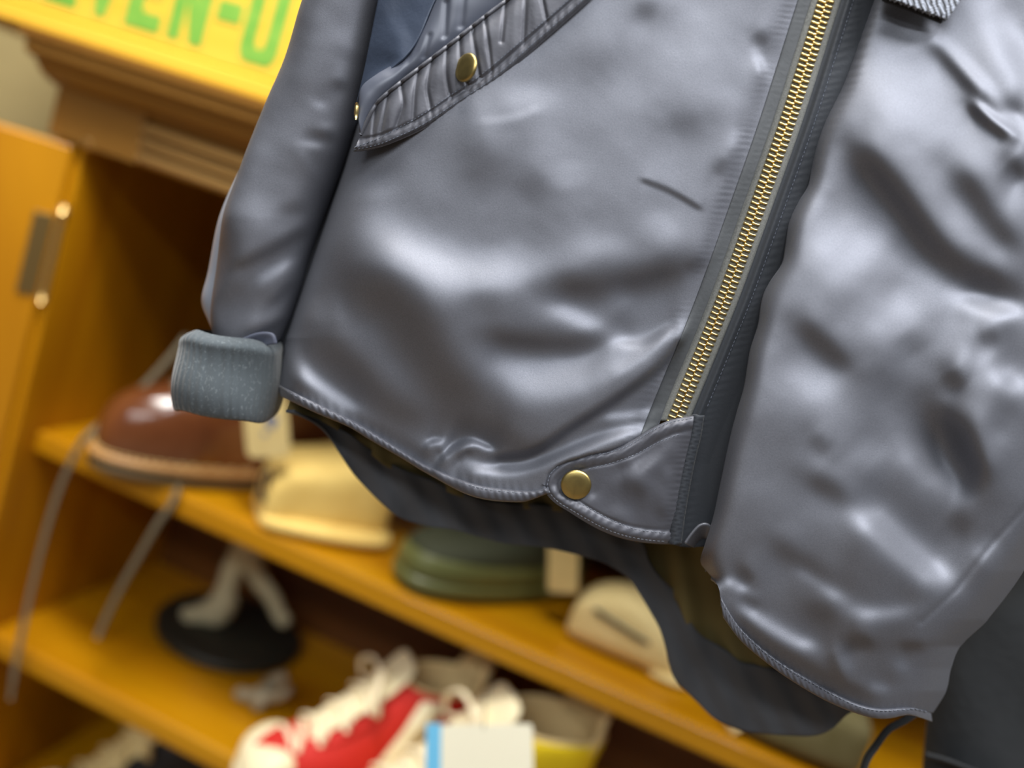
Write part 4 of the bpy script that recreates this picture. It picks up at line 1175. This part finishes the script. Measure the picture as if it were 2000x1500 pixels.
# ---------- figurine: grey legs on a black round base (shelf 2)
fc_ = onZ(np.array(450.), np.array(1235.), Z2)
fc_ = np.array([-0.505, 0.240, Z2])
fg = root('figurine', (fc_[0], fc_[1], Z2), 'grey plaster figure on a round black base on the middle shelf', 'figurine')
N = 48; V = []
for r, z in [(0.0, 0.0), (.095, 0.0), (.100, .003), (.1005, .011), (.097, .015), (.0, .0155)]:
    for k in range(N):
        V.append((r * cos(2 * pi * k / N), r * .96 * sin(2 * pi * k / N), z))
mk('base', V, gridfaces(6, N, True), BASEB, fg, local=True)


def skin(name, verts, edges, radii, mtl, par, rootv=0):
    me = bpy.data.meshes.new(name); me.from_pydata([tuple(v) for v in verts], edges, []); me.update()
    o = bpy.data.objects.new(name, me); COL.objects.link(o); o.parent = par
    md = o.modifiers.new('skin', 'SKIN')
    for i, r in enumerate(radii):
        me.skin_vertices[0].data[i].radius = (r, r) if np.isscalar(r) else r
        me.skin_vertices[0].data[i].use_root = (i == rootv)
    s_ = o.modifiers.new('sub', 'SUBSURF'); s_.levels = 1; s_.render_levels = 2
    md.use_smooth_shade = True
    me.materials.append(mtl)
    return o


def loc2(px, py, Y):
    return onY(np.array(float(px)), np.array(float(py)), Y) - np.array(fg.location)
fy = float(fc_[1])
fig = [loc2(478, 1075, fy + .004), loc2(452, 1120, fy), loc2(440, 1160, fy - .004), loc2(428, 1188, fy - .01), loc2(452, 1202, fy - .014), loc2(396, 1200, fy - .018), loc2(362, 1222, fy - .03), loc2(346, 1246, fy - .038),
       loc2(505, 1130, fy + .015), loc2(532, 1165, fy + .02), loc2(548, 1205, fy + .022), loc2(565, 1222, fy + .018), loc2(492, 1015, fy + .006), loc2(498, 960, fy + .008), loc2(500, 900, fy + .01), loc2(502, 862, fy + .01), loc2(530, 1100, fy + .012)]
edg = [(0, 1), (1, 2), (2, 3), (3, 4), (3, 5), (5, 6), (6, 7), (0, 8), (8, 9), (9, 10), (10, 11), (0, 12), (12, 13)]
for q in fig:
    q[2] = min(q[2], Z1 - 0.026 - Z2 - 0.032)
    q[2] = max(q[2], 0.020)
body = skin('figure', fig[:14], edg, [.021, .0165, .014, .014, .018, .014, .013, .014, .015, .012, .011, .012, .017, .012], PLASTER, fg)

# ---------- small grey jack-shaped ornament
jc = onZ(np.array(505.), np.array(1385.), Z2)
jx = root('jack_ornament', (jc[0], jc[1], Z2), 'small grey knobbly jack-shaped ornament lying on the middle shelf in front of the figurine', 'ornament')


def loc3(px, py, Y, zmin=0.0105):
    q = onY(np.array(float(px)), np.array(float(py)), Y) - np.array(jx.location)
    q[2] = max(q[2], zmin)
    return q
jy = float(jc[1])
jv = [loc3(512, 1358, jy), loc3(470, 1368, jy - .006), loc3(452, 1368, jy - .006), loc3(492, 1400, jy - .014), loc3(484, 1414, jy - .016), loc3(535, 1328, jy + .012), loc3(565, 1320, jy + .016), loc3(545, 1362, jy), loc3(560, 1352, jy + .004), loc3(568, 1338, jy + .012)]
skin('jack', jv, [(0, 1), (1, 2), (0, 3), (3, 4), (0, 5), (5, 6), (0, 7), (7, 8), (8, 9)], [.008, .0095, .008, .009, .007, .008, .008, .007, .008, .006], STONE, jx)

# ---------- hi-top sneakers

def hightop(name, label, loc, ang, colr, group, lacem=WLACE, toecol=RUBBER, lean=0.0, sc=1.0):
    R = root(name, loc, label, 'sneaker', rotz=ang, group='canvas high-top sneakers on the shelves')
    R.scale = (sc, sc, sc)
    ringmesh('sole', [(0, .138, -.135, .045, .82), (.003, .142, -.139, .049, .82), (.026, .143, -.140, .050, .82), (.030, .140, -.138, .0475, .82)], RUBBER, R, 'both')
    ringmesh('upper', [(.026, .136, -.134, .046, .80), (.040, .134, -.136, .047, .78), (.052, .125, -.137, .0455, .76), (.062, .105, -.136, .043, .77), (.072, .080, -.135, .0405, .80), (.085, .055, -.134, .039, .85), (.100, .032, -.133, .038, .9),
                       (.120, .008, -.132, .037, .95), (.140, -.012, -.132, .0375, 1), (.156, -.026, -.134, .038, 1)], colr, R, None, thick=.0025)
    # tan inner lining with the tall heel collar
    inn = ringmesh('collar_lining', [(.10, .018, -.128, .034, .95), (.130, -.008, -.128, .0345, 1), (.157, -.030, -.130, .0355, 1), (.160, -.032, -.134, .038, 1), (.156, -.028, -.136, .039, 1)], INNER, R, None)
    # heel tab rising at the back
    V = []
    for z, wd, x in [(.148, .036, -.128), (.158, .036, -.131), (.176, .032, -.134), (.190, .022, -.138), (.195, .009, -.140)]:
        for k in np.linspace(-1, 1, 9):
            V.append((x + .022 * (k ** 2), wd * k, z))
    hb = mk('heel_collar', V, gridfaces(5, 9), INNER, R, local=True); solid(hb, .005, 0)
    toe_ = [(.026, .1395, .062, .0475, 1.0), (.040, .1385, .066, .0480, .98), (.050, .130, .070, .0450, .98), (.058, .118, .074, .040, .98), (.063, .104, .080, .030, .98), (.0645, .094, .088, .010, 1)]
    ringmesh('toe_cap', toe_, toecol, R, 'top', n=40)
    tg_ = ringmesh('tongue', [(.062, .094, .080, .019, 1), (.09, .056, .044, .023, 1), (.13, .012, .001, .027, 1), (.168, -.016, -.028, .030, 1), (.182, -.024, -.033, .026, 1)], toecol, R, 'both', n=24)
    pts = [(.088, .0685), (.074, .0765), (.061, .0855), (.048, .0955), (.036, .106), (.024, .118), (.013, .131), (.002, .144)]
    for k, (x, z) in enumerate(pts):
        lacebar(R, x + .004, z + .003, .031, lacem, .0043, .013, tilt=(.006 if k % 2 else -.006))
    for s in (-1, 1):
        # eyelet stays: pale leather-look strips beside the throat
        p = np.array([(x - .008, s * (.030 + .004 * (i / 7)), z - .012) for i, (x, z) in enumerate(pts)])
        v, f = tube(p, [.004] * 8, 8, flat=.5, up=(0, s, 0)); mk('eyelet_stay', v, f, colr, R, local=True)
    # bow loops on top
    for s in (-1, 1):
        p = catmull([(-.002, 0, .150), (.010, s * .022, .163), (.016, s * .040, .150), (.010, s * .045, .128), (.006, s * .028, .134), (0, 0, .150)], 28)
        v, f = tube(p, .0036, 8, flat=.6); mk('lace_loop', v, f, lacem, R, local=True)
    p = catmull([(0, -.006, .150), (.004, 0, .158), (0, .006, .150)], 8); v, f = tube(p, .007, 8); mk('lace_knot', v, f, lacem, R, local=True)
    return R

# red: toe near lower left
rt = onY(np.array(480.), np.array(1480.), 0.07)
ang = radians(180 + 38)
rd_ = np.array([cos(ang), sin(ang)])
rs = hightop('hightop_sneaker', 'red canvas high-top sneaker with cream toe cap and white laces on the middle shelf', (-0.232, 0.072, Z2), ang, RED, 'hi', sc=.92)
v = []
for z, x0, x1, y in [(.03, .005, -.035, -.0475), (.07, -.010, -.050, -.044), (.11, -.028, -.062, -.0415), (.150, -.040, -.070, -.0405)]:
    v += [(x0, -y + .002, z), ((x0 + x1) / 2, -y + .0035, z), (x1, -y + .002, z)]
sp = mk('side_panel_patch', v, gridfaces(4, 3), RUBBER, rs, local=True); solid(sp, .002, 0)
yt = onY(np.array(1150.), np.array(1480.), 0.06)
ysn = hightop('hightop_sneaker', 'yellow canvas high-top sneaker with tan lining beside the red one', (-0.112, 0.030, Z2), ang, YELLOW, 'hi', sc=1.10)
# paper tag with blue edge leaning on the yellow sneaker
tR_ = card('paper_tag', 945, 1480, -0.10, 180, 112, radians(-24), WPAPER, 'white paper tag with a blue edge stripe in front of the yellow sneaker', 'tag', 0.06, tiltx=radians(-25))
v, f = box(-.0515, -.038, -.0012, -.0004, -.028, .028)
cardm = [c for c in tR_.children if c.name.startswith('card')][0]
mk('blue_stripe', v, f, BLUEP, cardm, False, local=True)

# black sneaker on the lowest shelf
bs = onY(np.array(215.), np.array(1440.), 0.12)
hightop('hightop_sneaker', 'black sneaker with cream toe and laces on the lowest shelf', (bs[0] + .03, 0.16, Z3), radians(180 + 50), BLACK, 'hi', lacem=CANVASW, toecol=CANVASW)
